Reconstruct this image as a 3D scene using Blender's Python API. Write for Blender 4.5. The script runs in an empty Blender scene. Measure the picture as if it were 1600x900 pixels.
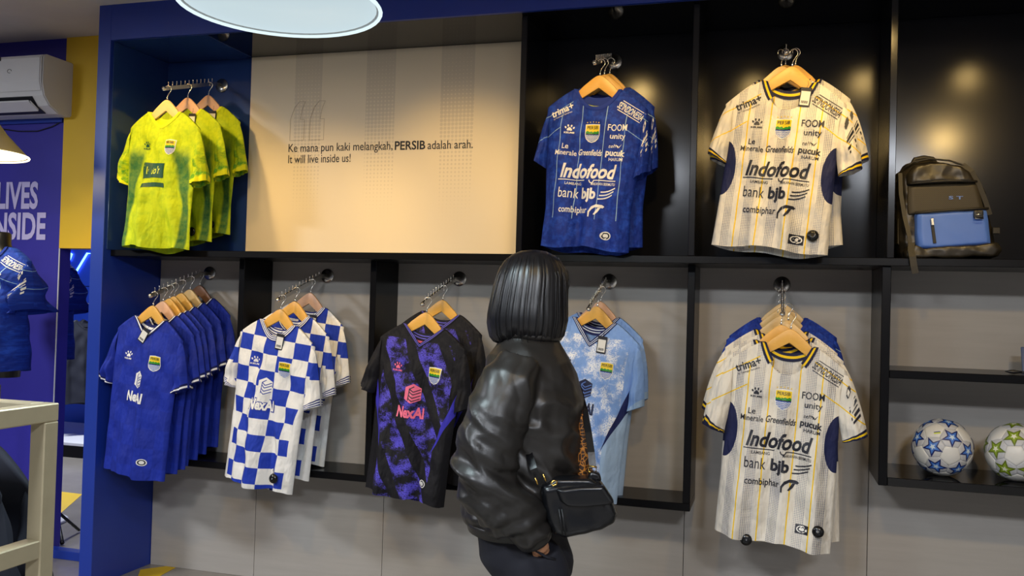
import bpy, bmesh, math, random
from mathutils import Vector, Matrix, noise
random.seed(7)
PI = math.pi
sc = bpy.context.scene
COL = sc.collection

# ------------------------------------------------------------------ camera
cam_d = bpy.data.cameras.new('camera'); cam = bpy.data.objects.new('camera', cam_d); COL.objects.link(cam)
cam_d.sensor_width = 36.0; cam_d.lens = 1386.83/1600*36; cam_d.clip_start = .02
yaw, pitch, roll = .286385, .0199397, .0276435
M = Matrix.Rotation(yaw, 3, 'Z') @ Matrix.Rotation(PI/2+pitch, 3, 'X') @ Matrix.Rotation(roll, 3, 'Z')
cam.matrix_world = Matrix.Translation((0, 0, 1.40)) @ M.to_4x4()
sc.camera = cam
sc.view_settings.view_transform = 'Standard'; sc.view_settings.look = 'None'
sc.view_settings.gamma = 1.0; sc.view_settings.use_curve_mapping = False
sc.view_settings.exposure = 0.25
# ------------------------------------------------------------------ world
w = bpy.data.worlds.new('world'); sc.world = w; w.use_nodes = True
w.node_tree.nodes['Background'].inputs[0].default_value = (.35, .38, .5, 1)
w.node_tree.nodes['Background'].inputs[1].default_value = .05
# light settings (used by the lamp builders further down)
SPOT_W = 42.0; SPOT_COL = (1.0, .66, .23)
FILL_W = 104.0; FILL_COL = (.86, .91, 1.0)
PEND_W = 13.0; PEND_COL = (.72, .90, 1.0)

# ------------------------------------------------------------------ helpers
def srgb(r, g, b):
    f = lambda c: (c/255/12.92) if c/255 <= .04045 else ((c/255+.055)/1.055)**2.4
    return (f(r), f(g), f(b), 1.0)
def thing(name, label, cat, loc=(0,0,0), rot=(0,0,0), group=None):
    o = bpy.data.objects.new(name, None); COL.objects.link(o)
    o.empty_display_size = .05; o.location = loc; o.rotation_euler = rot
    return tag(o, label, cat, group)
def tag(o, label, cat, group=None):
    o['label'] = label; o['category'] = cat
    if group: o['group'] = group
    return o
def link(name, me, parent=None, loc=(0,0,0), rot=(0,0,0)):
    o = bpy.data.objects.new(name, me); COL.objects.link(o)
    o.location = loc; o.rotation_euler = rot
    if parent is not None: o.parent = parent
    return o
def struct(o):
    o['kind'] = 'structure'; return o
def mesh(name, verts, faces, mats, smooth=False, uvs=None, midx=None):
    me = bpy.data.meshes.new(name); me.from_pydata([tuple(v) for v in verts], [], faces)
    if not isinstance(mats, (list, tuple)): mats = [mats]
    for m in mats: me.materials.append(m)
    if smooth: me.polygons.foreach_set('use_smooth', [True]*len(me.polygons))
    if midx: me.polygons.foreach_set('material_index', midx)
    if uvs is not None:
        ul = me.uv_layers.new(name='UVMap')
        for l in me.loops: ul.data[l.index].uv = uvs[l.vertex_index]
    me.update(); return me
def bm_mesh(name, bm, mats, smooth=False):
    me = bpy.data.meshes.new(name); bm.to_mesh(me); bm.free()
    if not isinstance(mats, (list, tuple)): mats = [mats]
    for m in mats: me.materials.append(m)
    if smooth: me.polygons.foreach_set('use_smooth', [True]*len(me.polygons))
    return me
def box_me(name, x0, x1, y0, y1, z0, z1, mat, bev=.002, seg=1):
    bm = bmesh.new(); bmesh.ops.create_cube(bm, size=1)
    for v in bm.verts:
        v.co = Vector(((x0+x1)/2+v.co.x*(x1-x0), (y0+y1)/2+v.co.y*(y1-y0), (z0+z1)/2+v.co.z*(z1-z0)))
    if bev: bmesh.ops.bevel(bm, geom=list(bm.edges), offset=bev, segments=seg, affect='EDGES', profile=.5)
    return bm_mesh(name, bm, mat)
def box(name, x0, x1, y0, y1, z0, z1, mat, parent=None, bev=.002, seg=1, loc=(0,0,0), rot=(0,0,0)):
    return link(name, box_me(name, x0, x1, y0, y1, z0, z1, mat, bev, seg), parent, loc, rot)
def grid_faces(nr, nc, closed=False, off=0, flip=False):
    F = []
    for i in range(nr-1):
        for j in range(nc if closed else nc-1):
            a = off+i*nc+j; b = off+i*nc+(j+1) % nc; c = b+nc; d = a+nc
            F.append((d, c, b, a) if flip else (a, b, c, d))
    return F
def loft(name, rings, mat, caps=True, smooth=True, closed=True):
    n = len(rings[0]); V = [p for r in rings for p in r]
    F = grid_faces(len(rings), n, closed)
    if caps and closed:
        F.append(tuple(range(n-1, -1, -1))); F.append(tuple((len(rings)-1)*n+i for i in range(n)))
    return mesh(name, V, F, mat, smooth)
def tube_me(name, pts, rad, mat, n=8, closed=False, smooth=True):
    pts = [Vector(p) for p in pts]; m = len(pts)
    rs = rad if isinstance(rad, (list, tuple)) else [rad]*m
    rings = []; up = None
    for i, p in enumerate(pts):
        a = pts[i-1] if (i > 0 or closed) else p; b = pts[(i+1) % m] if (i < m-1 or closed) else p
        t = (b-a).normalized()
        if up is None:
            up = Vector((0,0,1)) if abs(t.z) < .9 else Vector((1,0,0))
        s = t.cross(up)
        if s.length < 1e-5: s = t.cross(Vector((.3,1,.2)))
        s.normalize(); up = s.cross(t).normalized()
        rings.append([p+s*math.cos(2*PI*k/n)*rs[i]+up*math.sin(2*PI*k/n)*rs[i] for k in range(n)])
    if closed: rings.append(rings[0])
    return loft(name, rings, mat, caps=not closed, smooth=smooth)
def tube(name, pts, rad, mat, parent=None, n=8, closed=False):
    return link(name, tube_me(name, pts, rad, mat, n, closed), parent)
def lathe_me(name, prof, mat, n=32, axis='Z', smooth=True):
    rings = []
    for r, h in prof:
        ring = []
        for k in range(n):
            a = 2*PI*k/n; c, s = r*math.cos(a), r*math.sin(a)
            ring.append({'Z': (c, s, h), 'Y': (c, h, s), 'X': (h, c, s)}[axis])
        rings.append(ring)
    me = loft(name, rings, mat, True, smooth)
    bm = bmesh.new(); bm.from_mesh(me); bmesh.ops.recalc_face_normals(bm, faces=bm.faces); bm.to_mesh(me); bm.free()
    return me
def prism_me(name, poly, y0, y1, mat, bev=0.0, seg=2, smooth=False):
    """polygon in x,z extruded along y"""
    bm = bmesh.new(); vs = [bm.verts.new((x, y0, z)) for x, z in poly]
    f = bm.faces.new(vs); r = bmesh.ops.extrude_face_region(bm, geom=[f])
    for e in r['geom']:
        if isinstance(e, bmesh.types.BMVert): e.co.y = y1
    bmesh.ops.recalc_face_normals(bm, faces=bm.faces)
    if bev:
        ed = [e for e in bm.edges if len(e.link_faces) == 2 and e.calc_face_angle(0) > .6]
        bmesh.ops.bevel(bm, geom=ed, offset=bev, segments=seg, affect='EDGES', profile=.5)
    return bm_mesh(name, bm, mat, smooth)
def lerp(a, b, t): return a+(b-a)*t
def sstep(a, b, x):
    t = min(1, max(0, (x-a)/(b-a))); return t*t*(3-2*t)
def interp(tab, x):
    if x <= tab[0][0]: return tab[0][1]
    for (a, b), (c, d) in zip(tab, tab[1:]):
        if x <= c: return lerp(b, d, (x-a)/(c-a))
    return tab[-1][1]

# ------------------------------------------------------------------ materials
class G:
    """tiny node-graph builder"""
    def __init__(s, name):
        s.mat = bpy.data.materials.new(name); s.mat.use_nodes = True
        s.nt = s.mat.node_tree; s.bsdf = s.nt.nodes['Principled BSDF']
    def n(s, t): return s.nt.nodes.new(t)
    def put(s, sock, v):
        if isinstance(v, bpy.types.NodeSocket): s.nt.links.new(v, sock)
        else:
            if sock.type == 'RGBA' and len(v) == 3: v = (*v, 1)
            sock.default_value = v
    def m(s, op, a, b=None, c=None):
        nd = s.n('ShaderNodeMath'); nd.operation = op
        for i, v in enumerate((a, b, c)):
            if v is not None: s.put(nd.inputs[i], v)
        return nd.outputs[0]
    def mix(s, f, a, b):
        nd = s.n('ShaderNodeMix'); nd.data_type = 'RGBA'
        s.put(nd.inputs[0], f); s.put(nd.inputs[6], a); s.put(nd.inputs[7], b)
        return nd.outputs[2]
    def uv(s):
        nd = s.n('ShaderNodeUVMap'); sp = s.n('ShaderNodeSeparateXYZ')
        s.nt.links.new(nd.outputs[0], sp.inputs[0])
        s.vec = nd.outputs[0]
        return s.m('SUBTRACT', sp.outputs[0], 1.0), s.m('SUBTRACT', sp.outputs[1], 1.0)
    def obj(s):
        nd = s.n('ShaderNodeTexCoord'); return nd.outputs['Object']
    def xyz(s, v):
        sp = s.n('ShaderNodeSeparateXYZ'); s.put(sp.inputs[0], v); return sp.outputs
    def noise(s, vec, scale, detail=2, rough=.5, sc3=None):
        if sc3:
            mp = s.n('ShaderNodeMapping'); s.put(mp.inputs[0], vec); mp.inputs['Scale'].default_value = sc3; vec = mp.outputs[0]
        nd = s.n('ShaderNodeTexNoise'); s.put(nd.inputs['Vector'], vec)
        nd.inputs['Scale'].default_value = scale; nd.inputs['Detail'].default_value = detail; nd.inputs['Roughness'].default_value = rough
        return nd.outputs[0]
    def ramp(s, f, a, b):      # smooth 0..1 between a and b
        nd = s.n('ShaderNodeMapRange'); nd.interpolation_type = 'SMOOTHSTEP'
        s.put(nd.inputs[0], f); nd.inputs[1].default_value = a; nd.inputs[2].default_value = b
        return nd.outputs[0]
    def gt(s, a, b): return s.m('GREATER_THAN', a, b)
    def lt(s, a, b): return s.m('LESS_THAN', a, b)
    def near(s, a, b, wd): return s.m('COMPARE', a, b, wd)
    def mul(s, *a):
        r = a[0]
        for x in a[1:]: r = s.m('MULTIPLY', r, x)
        return r
    def mx(s, *a):
        r = a[0]
        for x in a[1:]: r = s.m('MAXIMUM', r, x)
        return r
    def bump(s, h, strength=.2, dist=.01):
        nd = s.n('ShaderNodeBump'); s.put(nd.inputs['Height'], h); nd.inputs['Strength'].default_value = strength; nd.inputs['Distance'].default_value = dist
        s.nt.links.new(nd.outputs[0], s.bsdf.inputs['Normal'])
    def out(s, col, rough=.6, metal=0, spec=.5, **kw):
        s.put(s.bsdf.inputs['Base Color'], col); s.put(s.bsdf.inputs['Roughness'], rough)
        s.bsdf.inputs['Metallic'].default_value = metal; s.bsdf.inputs['Specular IOR Level'].default_value = spec
        for k, v in kw.items(): s.put(s.bsdf.inputs[k.replace('_', ' ')], v)
        return s.mat
def plain(name, col, rough=.5, metal=0, spec=.5, vary=.06, scale=6, bump=0, bscale=60, **kw):
    g = G(name); o = g.obj(); nz = g.noise(o, scale, 3)
    dark = tuple(c*(1-vary*2) for c in col[:3])+(1,)
    c = g.mix(nz, dark, tuple(min(1, x*(1+vary)) for x in col[:3])+(1,))
    if bump: g.bump(g.noise(o, bscale, 3), bump, .004)
    return g.out(c, rough, metal, spec, **kw)
def emis(name, col, st):
    g = G(name); g.out((0,0,0,1), .5)
    g.put(g.bsdf.inputs['Emission Color'], col); g.bsdf.inputs['Emission Strength'].default_value = st
    return g.mat

m_ceiling = plain('ceiling_paint', srgb(200,192,192), .8)
m_blue = plain('blue_paint', srgb(27,54,148), .35, vary=.04)
m_bluewall = plain('blue_wall_graphic', srgb(48,42,150), .5, vary=.04)
m_navygloss = plain('navy_gloss_laminate', srgb(34,60,120), .12, vary=.05)
m_blackgloss = plain('black_gloss_laminate', srgb(22,23,28), .16, 0, .32, vary=.05)
m_blackedge = plain('black_shelf_laminate', srgb(9,9,12), .28, 0, .22, vary=.05)
m_blackpol = plain('black_polished_board', srgb(10,10,12), .05, vary=.03)
m_yellow = plain('yellow_panel_paint', srgb(226,184,40), .45, vary=.03)
m_white = plain('white_plastic', srgb(220,220,222), .35, vary=.02)
m_greyplastic = plain('dark_grey_plastic', srgb(38,40,46), .4)
m_steel = plain('chrome_steel', srgb(226,222,214), .26, 1, vary=.03)
m_brushed = plain('champagne_brushed_steel', srgb(176,164,134), .36, .35, vary=.05, scale=30)
m_blacksteel = plain('black_steel', srgb(20,20,22), .3, .6)
m_glass_top = plain('smoked_glass', srgb(70,74,84), .08, .2)
m_tape = plain('yellow_floor_tape', srgb(220,180,10), .6)
m_silver = plain('mirror_silver', srgb(226,228,232), .02, 1, vary=.0)
m_text = plain('black_print', srgb(26,26,36), .6)
m_wprint = plain('white_print', srgb(235,232,225), .5, vary=.02)
m_nprint = plain('navy_print', srgb(20,24,58), .5, vary=.02)
m_kprint = plain('dark_print', srgb(24,26,40), .5, vary=.02)
m_pink = plain('pink_print', srgb(240,110,140), .5, vary=.02)
m_gprint = plain('dark_green_print', srgb(12,72,46), .5, vary=.02)
m_lprint = plain('lime_print', srgb(206,220,40), .5, vary=.02)
m_rprint = plain('royal_print', srgb(24,46,150), .5, vary=.02)
m_lavender = plain('lavender_print', srgb(190,182,226), .5, vary=.02)
m_cy = plain('crest_yellow', srgb(240,206,20), .5, vary=.02)
m_cg = plain('crest_green', srgb(40,140,40), .5, vary=.02)
m_cb = plain('crest_blue', srgb(90,120,190), .5, vary=.02)
m_card = plain('tag_card', srgb(24,24,34), .5)
m_cardw = plain('tag_label', srgb(225,222,214), .5)
m_sec = plain('security_tag_plastic', srgb(12,12,14), .25)

def wall_mat():
    g = G('greige_wall_laminate'); o = g.obj()
    n1 = g.noise(o, 3, 4, .6, (1,1,14)); n2 = g.noise(o, 1.2, 2)
    c = g.mix(n1, srgb(164,158,150), srgb(182,176,168)); c = g.mix(g.m('MULTIPLY', n2, .3), c, srgb(154,150,146))
    return g.out(c, .34, 0, .35)
m_wall = wall_mat()
def floor_mat():
    g = G('polished_concrete'); o = g.obj()
    n = g.noise(o, 2.2, 6, .6); n2 = g.noise(o, 14, 4, .6)
    c = g.mix(n, srgb(112,106,98), srgb(164,158,148)); c = g.mix(g.m('MULTIPLY', n2, .35), c, srgb(120,114,106))
    return g.out(c, .22, 0, .5)
m_floor = floor_mat()
def wood_mat(name, a, b):
    g = G(name); o = g.obj(); n = g.noise(o, 5, 5, .6, (9,9,60))
    return g.out(g.mix(n, a, b), .38, 0, .4)
WOODS = [wood_mat('hanger_wood_honey', srgb(214,158,66), srgb(232,182,92)),  # one wood on all hangers; differing light is put into these tones
         wood_mat('hanger_wood_pale_lit', srgb(220,180,112), srgb(234,200,138)),
         wood_mat('hanger_wood_pink_lit', srgb(206,158,122), srgb(224,180,146)),
         wood_mat('hanger_wood_shaded', srgb(112,74,46), srgb(136,94,62))]
def panel_mat():
    """printed quote board: cream with dotted vertical bands"""
    g = G('cream_graphic_board'); o = g.obj(); x, y, z = g.xyz(o)
    cell = .019
    fx = g.m('SUBTRACT', g.m('FRACT', g.m('DIVIDE', x, cell)), .5); fz = g.m('SUBTRACT', g.m('FRACT', g.m('DIVIDE', z, cell)), .5)
    d = g.m('SQRT', g.m('ADD', g.mul(fx, fx), g.mul(fz, fz)))
    band = None
    for cx, wd in ((-2.243, .075), (-1.85, .077), (-1.453, .084)):
        b = g.near(x, cx, wd); band = b if band is None else g.mx(band, b)
    # the bands fade from the top of the board to nothing near its foot (print gradient)
    up = g.ramp(z, 1.75, 2.62)
    r = g.m('ADD', .12, g.m('MULTIPLY', up, .50))
    dots = g.mul(g.lt(d, r), band, g.ramp(z, 1.70, 2.1))
    c = g.mix(g.mul(dots, .24), srgb(222,208,184), srgb(140,130,126))
    return g.out(c, .42, 0, .35)
m_panel = panel_mat()

# ---- jersey cloths (UV: u = 1 + x metres, v = 1 + z metres in the flat shirt)
def finish(g, c, rough=.72, tex=260):
    w1 = g.noise(g.vec, 9, 3, .55, (1.6,.55,1)); w2 = g.noise(g.vec, 26, 3, .6, (1.2,.8,1))
    n = g.m('ADD', w1, g.m('MULTIPLY', w2, .18)); g.bump(n, .7, .04)
    return g.out(c, rough, 0, .3)
def fold_uv(g, x):
    ax = g.m('ABSOLUTE', x); sl = g.gt(ax, .6); return g.m('SUBTRACT', ax, sl), g.m('SUBTRACT', 1.0, sl)
def lines_raglan(g, ax, z, wd):
    l1 = g.mul(g.near(z, g.m('SUBTRACT', -.118, g.m('MULTIPLY', ax, .62)), wd), g.gt(ax, .098))
    l2 = g.mul(g.near(z, g.m('SUBTRACT', -.205, g.m('MULTIPLY', ax, .62)), wd), g.gt(ax, .135))
    return g.mx(l1, l2)
def cloth_white():
    g = G('white_jersey_cloth'); x, z = g.uv(); ax, bod = fold_uv(g, x)
    cell = .0062
    fx = g.m('SUBTRACT', g.m('FRACT', g.m('DIVIDE', x, cell)), .5); fz = g.m('SUBTRACT', g.m('FRACT', g.m('DIVIDE', z, cell)), .5)
    d = g.m('SQRT', g.m('ADD', g.mul(fx, fx), g.mul(fz, fz)))
    band = g.mx(g.near(x, 0, .020), g.near(ax, .092, .020), g.near(ax, .165, .014))
    fade = g.m('ADD', .14, g.m('MULTIPLY', g.noise(g.vec, 7, 2), .42))
    c = g.mix(g.mul(g.lt(d, fade), band), srgb(222,216,203), srgb(140,140,150))
    st = g.noise(g.vec, 60, 3, .6, (1,.04,1)); c = g.mix(g.m('MULTIPLY', g.ramp(st, .5, .7), .18), c, srgb(170,172,186))
    pin = g.mul(g.mx(g.near(ax, .052, .0022), g.near(ax, .132, .0022)), g.lt(z, g.m('SUBTRACT', -.13, g.m('MULTIPLY', ax, .6))))
    c = g.mix(g.mx(pin, lines_raglan(g, ax, z, .0024)), c, srgb(236,196,10))
    zz = g.m('DIVIDE', g.m('ADD', z, .47), .105)
    arc = g.m('SQRT', g.mx(g.m('SUBTRACT', 1.0, g.mul(zz, zz)), 0.0))
    side = g.mul(g.gt(ax, g.m('SUBTRACT', .203, g.m('MULTIPLY', arc, .046))), bod, g.near(z, -.47, .105))
    return finish(g, g.mix(side, c, srgb(28,34,74)))
def cloth_blue():
    g = G('blue_jersey_cloth'); x, z = g.uv(); ax, bod = fold_uv(g, x)
    n = g.noise(g.vec, 26, 4, .7); n2 = g.noise(g.vec, 8, 2, .5, (1,.3,1))
    c = g.mix(g.ramp(n, .42, .66), srgb(20,48,140), srgb(34,76,186)); c = g.mix(g.m('MULTIPLY', n2, .4), c, srgb(16,36,116))
    pin = g.mul(g.mx(g.near(ax, .052, .0013), g.near(ax, .135, .0013)), g.lt(z, g.m('SUBTRACT', -.13, g.m('MULTIPLY', ax, .6))), g.gt(z, -.66))
    return finish(g, g.mix(g.mx(pin, lines_raglan(g, ax, z, .0013)), c, srgb(150,186,214)))
def cloth_royal():
    g = G('royal_jersey_cloth'); x, z = g.uv()
    k = g.m('ADD', g.m('FLOOR', g.m('DIVIDE', g.m('ADD', x, .045), .09)), g.m('FLOOR', g.m('DIVIDE', z, .09)))
    ck = g.m('FLOORED_MODULO', k, 2.0); n = g.noise(g.vec, 9, 3)
    c = g.mix(g.m('MULTIPLY', ck, .55), srgb(20,42,150), srgb(16,33,126)); c = g.mix(g.m('MULTIPLY', n, .3), c, srgb(22,48,158))
    return finish(g, c)
def cloth_check():
    g = G('checked_jersey_cloth'); x, z = g.uv(); ax = g.m('ABSOLUTE', x)
    k = g.m('ADD', g.m('FLOOR', g.m('DIVIDE', g.m('ADD', x, .039), .078)), g.m('FLOOR', g.m('DIVIDE', g.m('ADD', z, .055), .072)))
    ck = g.m('FLOORED_MODULO', k, 2.0)
    edge = g.m('ADD', .158, g.m('MULTIPLY', g.ramp(z, -.62, -.34), .05))
    ck = g.mul(ck, g.mx(g.lt(ax, edge), g.mul(g.gt(z, -.33), g.lt(ax, .25)), g.mul(g.gt(ax, .23), g.gt(z, -.40))))
    return finish(g, g.mix(ck, srgb(226,224,220), srgb(28,56,168)))
def mottle(g, x, z):
    n1 = g.noise(g.vec, 17, 3, .6); n2 = g.noise(g.vec, 190, 1, .5)
    return g.mul(g.ramp(n1, .40, .62), g.ramp(g.m('ADD', n2, g.m('MULTIPLY', n1, .5)), .62, .80))
def wedge(g, ax, z):
    lo = g.m('ADD', -.66, g.m('MULTIPLY', g.m('SUBTRACT', ax, .115), 2.2)); hi = g.m('ADD', -.66, g.m('MULTIPLY', g.m('SUBTRACT', ax, .115), 3.4))
    return g.mul(g.gt(ax, .115), g.lt(ax, .3), g.gt(z, lo), g.lt(z, hi)), g.mul(g.gt(ax, .125), g.lt(ax, .3), g.lt(z, lo))
def cloth_black():
    g = G('black_purple_jersey_cloth'); x, z = g.uv(); ax = g.m('ABSOLUTE', x)
    dg = g.m('FRACT', g.m('DIVIDE', g.m('ADD', g.m('ADD', x, 2), g.m('MULTIPLY', z, .55)), .165))
    keep = g.mul(g.gt(dg, .30), g.lt(ax, .17), g.lt(z, -.19))
    c = g.mix(g.mul(mottle(g, x, z), keep), srgb(20,19,24), srgb(92,80,200))
    n1 = g.noise(g.vec, 17, 3, .6); c = g.mix(g.mul(keep, g.ramp(n1, .46, .70), .35), c, srgb(64,62,190))
    wd, low = wedge(g, ax, z)
    c = g.mix(low, c, srgb(20,19,24)); return finish(g, g.mix(wd, c, srgb(58,52,180)))
def cloth_sky():
    g = G('light_blue_jersey_cloth'); x, z = g.uv(); ax = g.m('ABSOLUTE', x)
    keep = g.mul(g.lt(ax, .17), g.lt(z, -.19))
    c = g.mix(g.m('MULTIPLY', g.noise(g.vec, 6, 3), .7), srgb(134,168,222), srgb(104,142,206))
    c = g.mix(g.mul(mottle(g, x, z), keep), c, srgb(232,234,240))
    wd, low = wedge(g, ax, z)
    c = g.mix(low, c, srgb(160,186,216)); return finish(g, g.mix(wd, c, srgb(26,34,84)))
def cloth_green():
    g = G('lime_jersey_cloth'); x, z = g.uv(); ax = g.m('ABSOLUTE', x)
    n = g.noise(g.vec, 30, 4, .7); n2 = g.noise(g.vec, 5, 2)
    c = g.mix(g.ramp(n, .4, .7), srgb(178,200,14), srgb(140,176,20)); c = g.mix(g.m('MULTIPLY', n2, .5), c, srgb(204,212,12))
    sh = g.m('ADD', .150, g.m('MULTIPLY', g.m('SINE', g.m('MULTIPLY', z, 7)), .02))
    hw = g.m('ADD', .018, g.m('MULTIPLY', g.ramp(z, -.60, -.3), .026))
    dd = g.m('DIVIDE', g.m('ABSOLUTE', g.m('SUBTRACT', ax, sh)), hw)
    side = g.mul(g.m('SUBTRACT', 1.0, g.ramp(dd, .6, 1.25)), g.m('SUBTRACT', 1.0, g.ramp(z, -.36, -.27)), g.lt(ax, .3))
    c = g.mix(g.mul(side, g.m('ADD', .55, g.m('MULTIPLY', n, .6))), c, srgb(14,92,54))
    slv = g.mul(g.gt(ax, .5), g.ramp(n, .42, .62), g.ramp(z, -.22, -.42))
    return finish(g, g.mix(g.m('MULTIPLY', slv, .8), c, srgb(40,140,40)))
CLOTH = dict(white=cloth_white(), blue=cloth_blue(), royal=cloth_royal(), check=cloth_check(), black=cloth_black(), sky=cloth_sky(), green=cloth_green())
def trim_mat(name, stripes, base):
    """ribbed band; v runs 0..1 across the band"""
    g = G(name); nd = g.n('ShaderNodeUVMap'); sp = g.n('ShaderNodeSeparateXYZ'); g.nt.links.new(nd.outputs[0], sp.inputs[0]); g.vec = nd.outputs[0]
    c = base
    for lo, hi, col in stripes: c = g.mix(g.near(sp.outputs[1], (lo+hi)/2, (hi-lo)/2), c, col)
    return g.out(c, .7, 0, .3)
NAVY = srgb(22,26,58)
TRIM = dict(
  white=trim_mat('trim_navy_yellow', [(.36,.66,srgb(236,196,20))], NAVY),
  blue=trim_mat('trim_blue_plain', [], srgb(20,48,140)),
  royal=trim_mat('trim_navy_white', [(.42,.78,srgb(236,236,236))], srgb(16,24,84)),
  check=trim_mat('trim_white_navy_lines', [(.0,.2,srgb(22,34,110)),(.38,.56,srgb(22,34,110)),(.74,.9,srgb(22,34,110))], srgb(232,232,232)),
  black=trim_mat('trim_black_violet', [(.3,.45,srgb(104,96,206)),(.65,.8,srgb(104,96,206))], srgb(26,24,40)),
  sky=trim_mat('trim_navy_pale', [(.24,.36,srgb(214,222,236)),(.58,.70,srgb(214,222,236))], srgb(24,32,84)),
  green=trim_mat('trim_lime', [], srgb(214,218,20)))

CUFF = dict(sky=trim_mat('cuff_pale_blue', [], srgb(150,180,216)), black=trim_mat('cuff_black', [], srgb(22,21,26)))

# ------------------------------------------------------------------ room
WALL, SHELF_F = 3.95, 3.58
CEIL, SOFF = 2.80, 2.628
fl = struct(box('floor', -10.2, 3.2, -3.2, 9.6, -.06, 0, m_floor, bev=0))
struct(box('ceiling', -10.2, 3.2, -3.2, 9.6, CEIL, CEIL+.06, m_ceiling, bev=0))
m_indigo = plain('indigo_wall_paint', srgb(40,44,120), .6)
struct(box('wall_far', -10.2, -3.1, 9.54, 9.6, 0, CEIL, m_indigo, bev=0))
struct(box('wall_passage', -3.20, -3.12, 4.1, 9.54, 0, CEIL, m_indigo, bev=0))
wb = struct(box('wall_back', -3.2, 3.2, WALL+.012, 4.1, 0, CEIL, m_greyplastic, bev=0))
struct(box('wall_right', 3.14, 3.2, -3.2, 4.1, 0, CEIL, plain('offwhite_wall_paint', srgb(190,186,180), .7), bev=0))
struct(box('wall_front', -10.2, 3.2, -3.2, -3.14, 0, CEIL, plain('dark_shopfront_paint', srgb(60,62,74), .6), bev=0))
wl = struct(box('wall_left', -10.2, -3.745, WALL, 4.03, 0, CEIL, m_bluewall, bev=0))
box('edge_strip', -3.747, -3.742, WALL-.004, WALL+.001, 0, 1.645, m_white, wl, bev=0)
struct(box('wall_side', -10.2, -10.14, -3.2, 9.6, 0, CEIL, m_indigo, bev=0))
# greige laminate panels below and behind the lower racks, with shadow gaps between them
seams = [-3.09, -2.475, -1.777, -1.04, -.352, .393, 1.10, 1.80, 2.5, 3.14]
for a, b in zip(seams, seams[1:]):
    box('wall_panel', a+.0012, b-.0012, WALL, WALL+.012, 0, 1.60, m_wall, wb, bev=.0008)
# upper back panels: navy in the first bay, glossy black in the others
box('back_panel', -3.09, -2.572, WALL, WALL+.012, 1.60, SOFF, m_navygloss, wb, bev=.0008)
for a, b in ((-1.02, -.316), (-.312, .405), (.41, 1.12), (1.123, 1.83), (1.834, 3.14)):
    box('back_panel', a, b, WALL, WALL+.012, 1.60, SOFF, m_blackgloss, wb, bev=.0008)
# left: yellow bulkhead over a tall opening, blue graphic wall, air conditioner ledge
struct(box('trim_1', -3.74, -3.16, WALL-.012, WALL+.08, 1.645, CEIL, m_yellow, bev=.001))
struct(box('trim_4', -3.742, -3.165, WALL-.10, WALL-.04, 0, .045, m_blue, bev=.002))
struct(box('trim_2', -8.5, -3.75, WALL-.016, WALL, 2.335, 2.385, m_blue, bev=.001))
# blue side panel and fascia of the display wall
struct(box('wall_partition', -3.165, -3.092, 3.53, WALL+.02, 0, CEIL, m_blue, bev=.002))
fa = struct(box('trim_3', -3.092, 3.14, SHELF_F-.05, SHELF_F-.03, SOFF, CEIL, m_blue, bev=.001))
box('side_lining', -3.092, -3.086, SHELF_F-.03, WALL, 1.618, SOFF, m_navygloss, fa, bev=.001)
box('soffit', -3.092, -2.572, SHELF_F-.03, WALL, SOFF, SOFF+.02, m_navygloss, fa, bev=.001)
box('soffit', -2.571, 3.14, SHELF_F-.03, WALL, SOFF, SOFF+.02, m_blackpol, fa, bev=.001)

# ------------------------------------------------------------------ display shelving
sh = thing('wall_shelf', 'long glossy black shelf running across the whole display wall', 'shelf', (0, 0, 0))
box('shelf_board', -3.092, 3.14, SHELF_F, WALL, 1.588, 1.618, m_blackedge, sh)
for x in (-1.045, -.33, .405, 1.12, 1.83):
    box('divider', x, x+.026, SHELF_F+.005, WALL, 1.618, SOFF, m_blackgloss, sh)
lf = thing('lower_rack_frame', 'black lower rack frame with upright dividers between the hanging jerseys', 'frame', (0, 0, 0))
box('bottom_board', -3.092, -.308, 3.70, WALL, .580, .612, m_blackedge, lf)
for x in (-2.452, -1.765, -.338):
    box('divider', x, x+.03, 3.70, WALL, .612, 1.588, m_blackedge, lf)
rf = thing('ball_shelf', 'black two-tier wall shelf holding the footballs', 'shelf', (0, 0, 0))
box('side_board', .392, .424, 3.60, WALL, .765, 1.588, m_blackedge, rf)
box('bottom_board', .424, 2.6, 3.60, WALL, .765, .797, m_blackpol, rf)
box('middle_board', .424, 2.6, 3.60, WALL, 1.168, 1.198, m_blackedge, rf)
box('side_board', 2.6, 2.632, 3.60, WALL, .765, 1.588, m_blackedge, rf)

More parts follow.
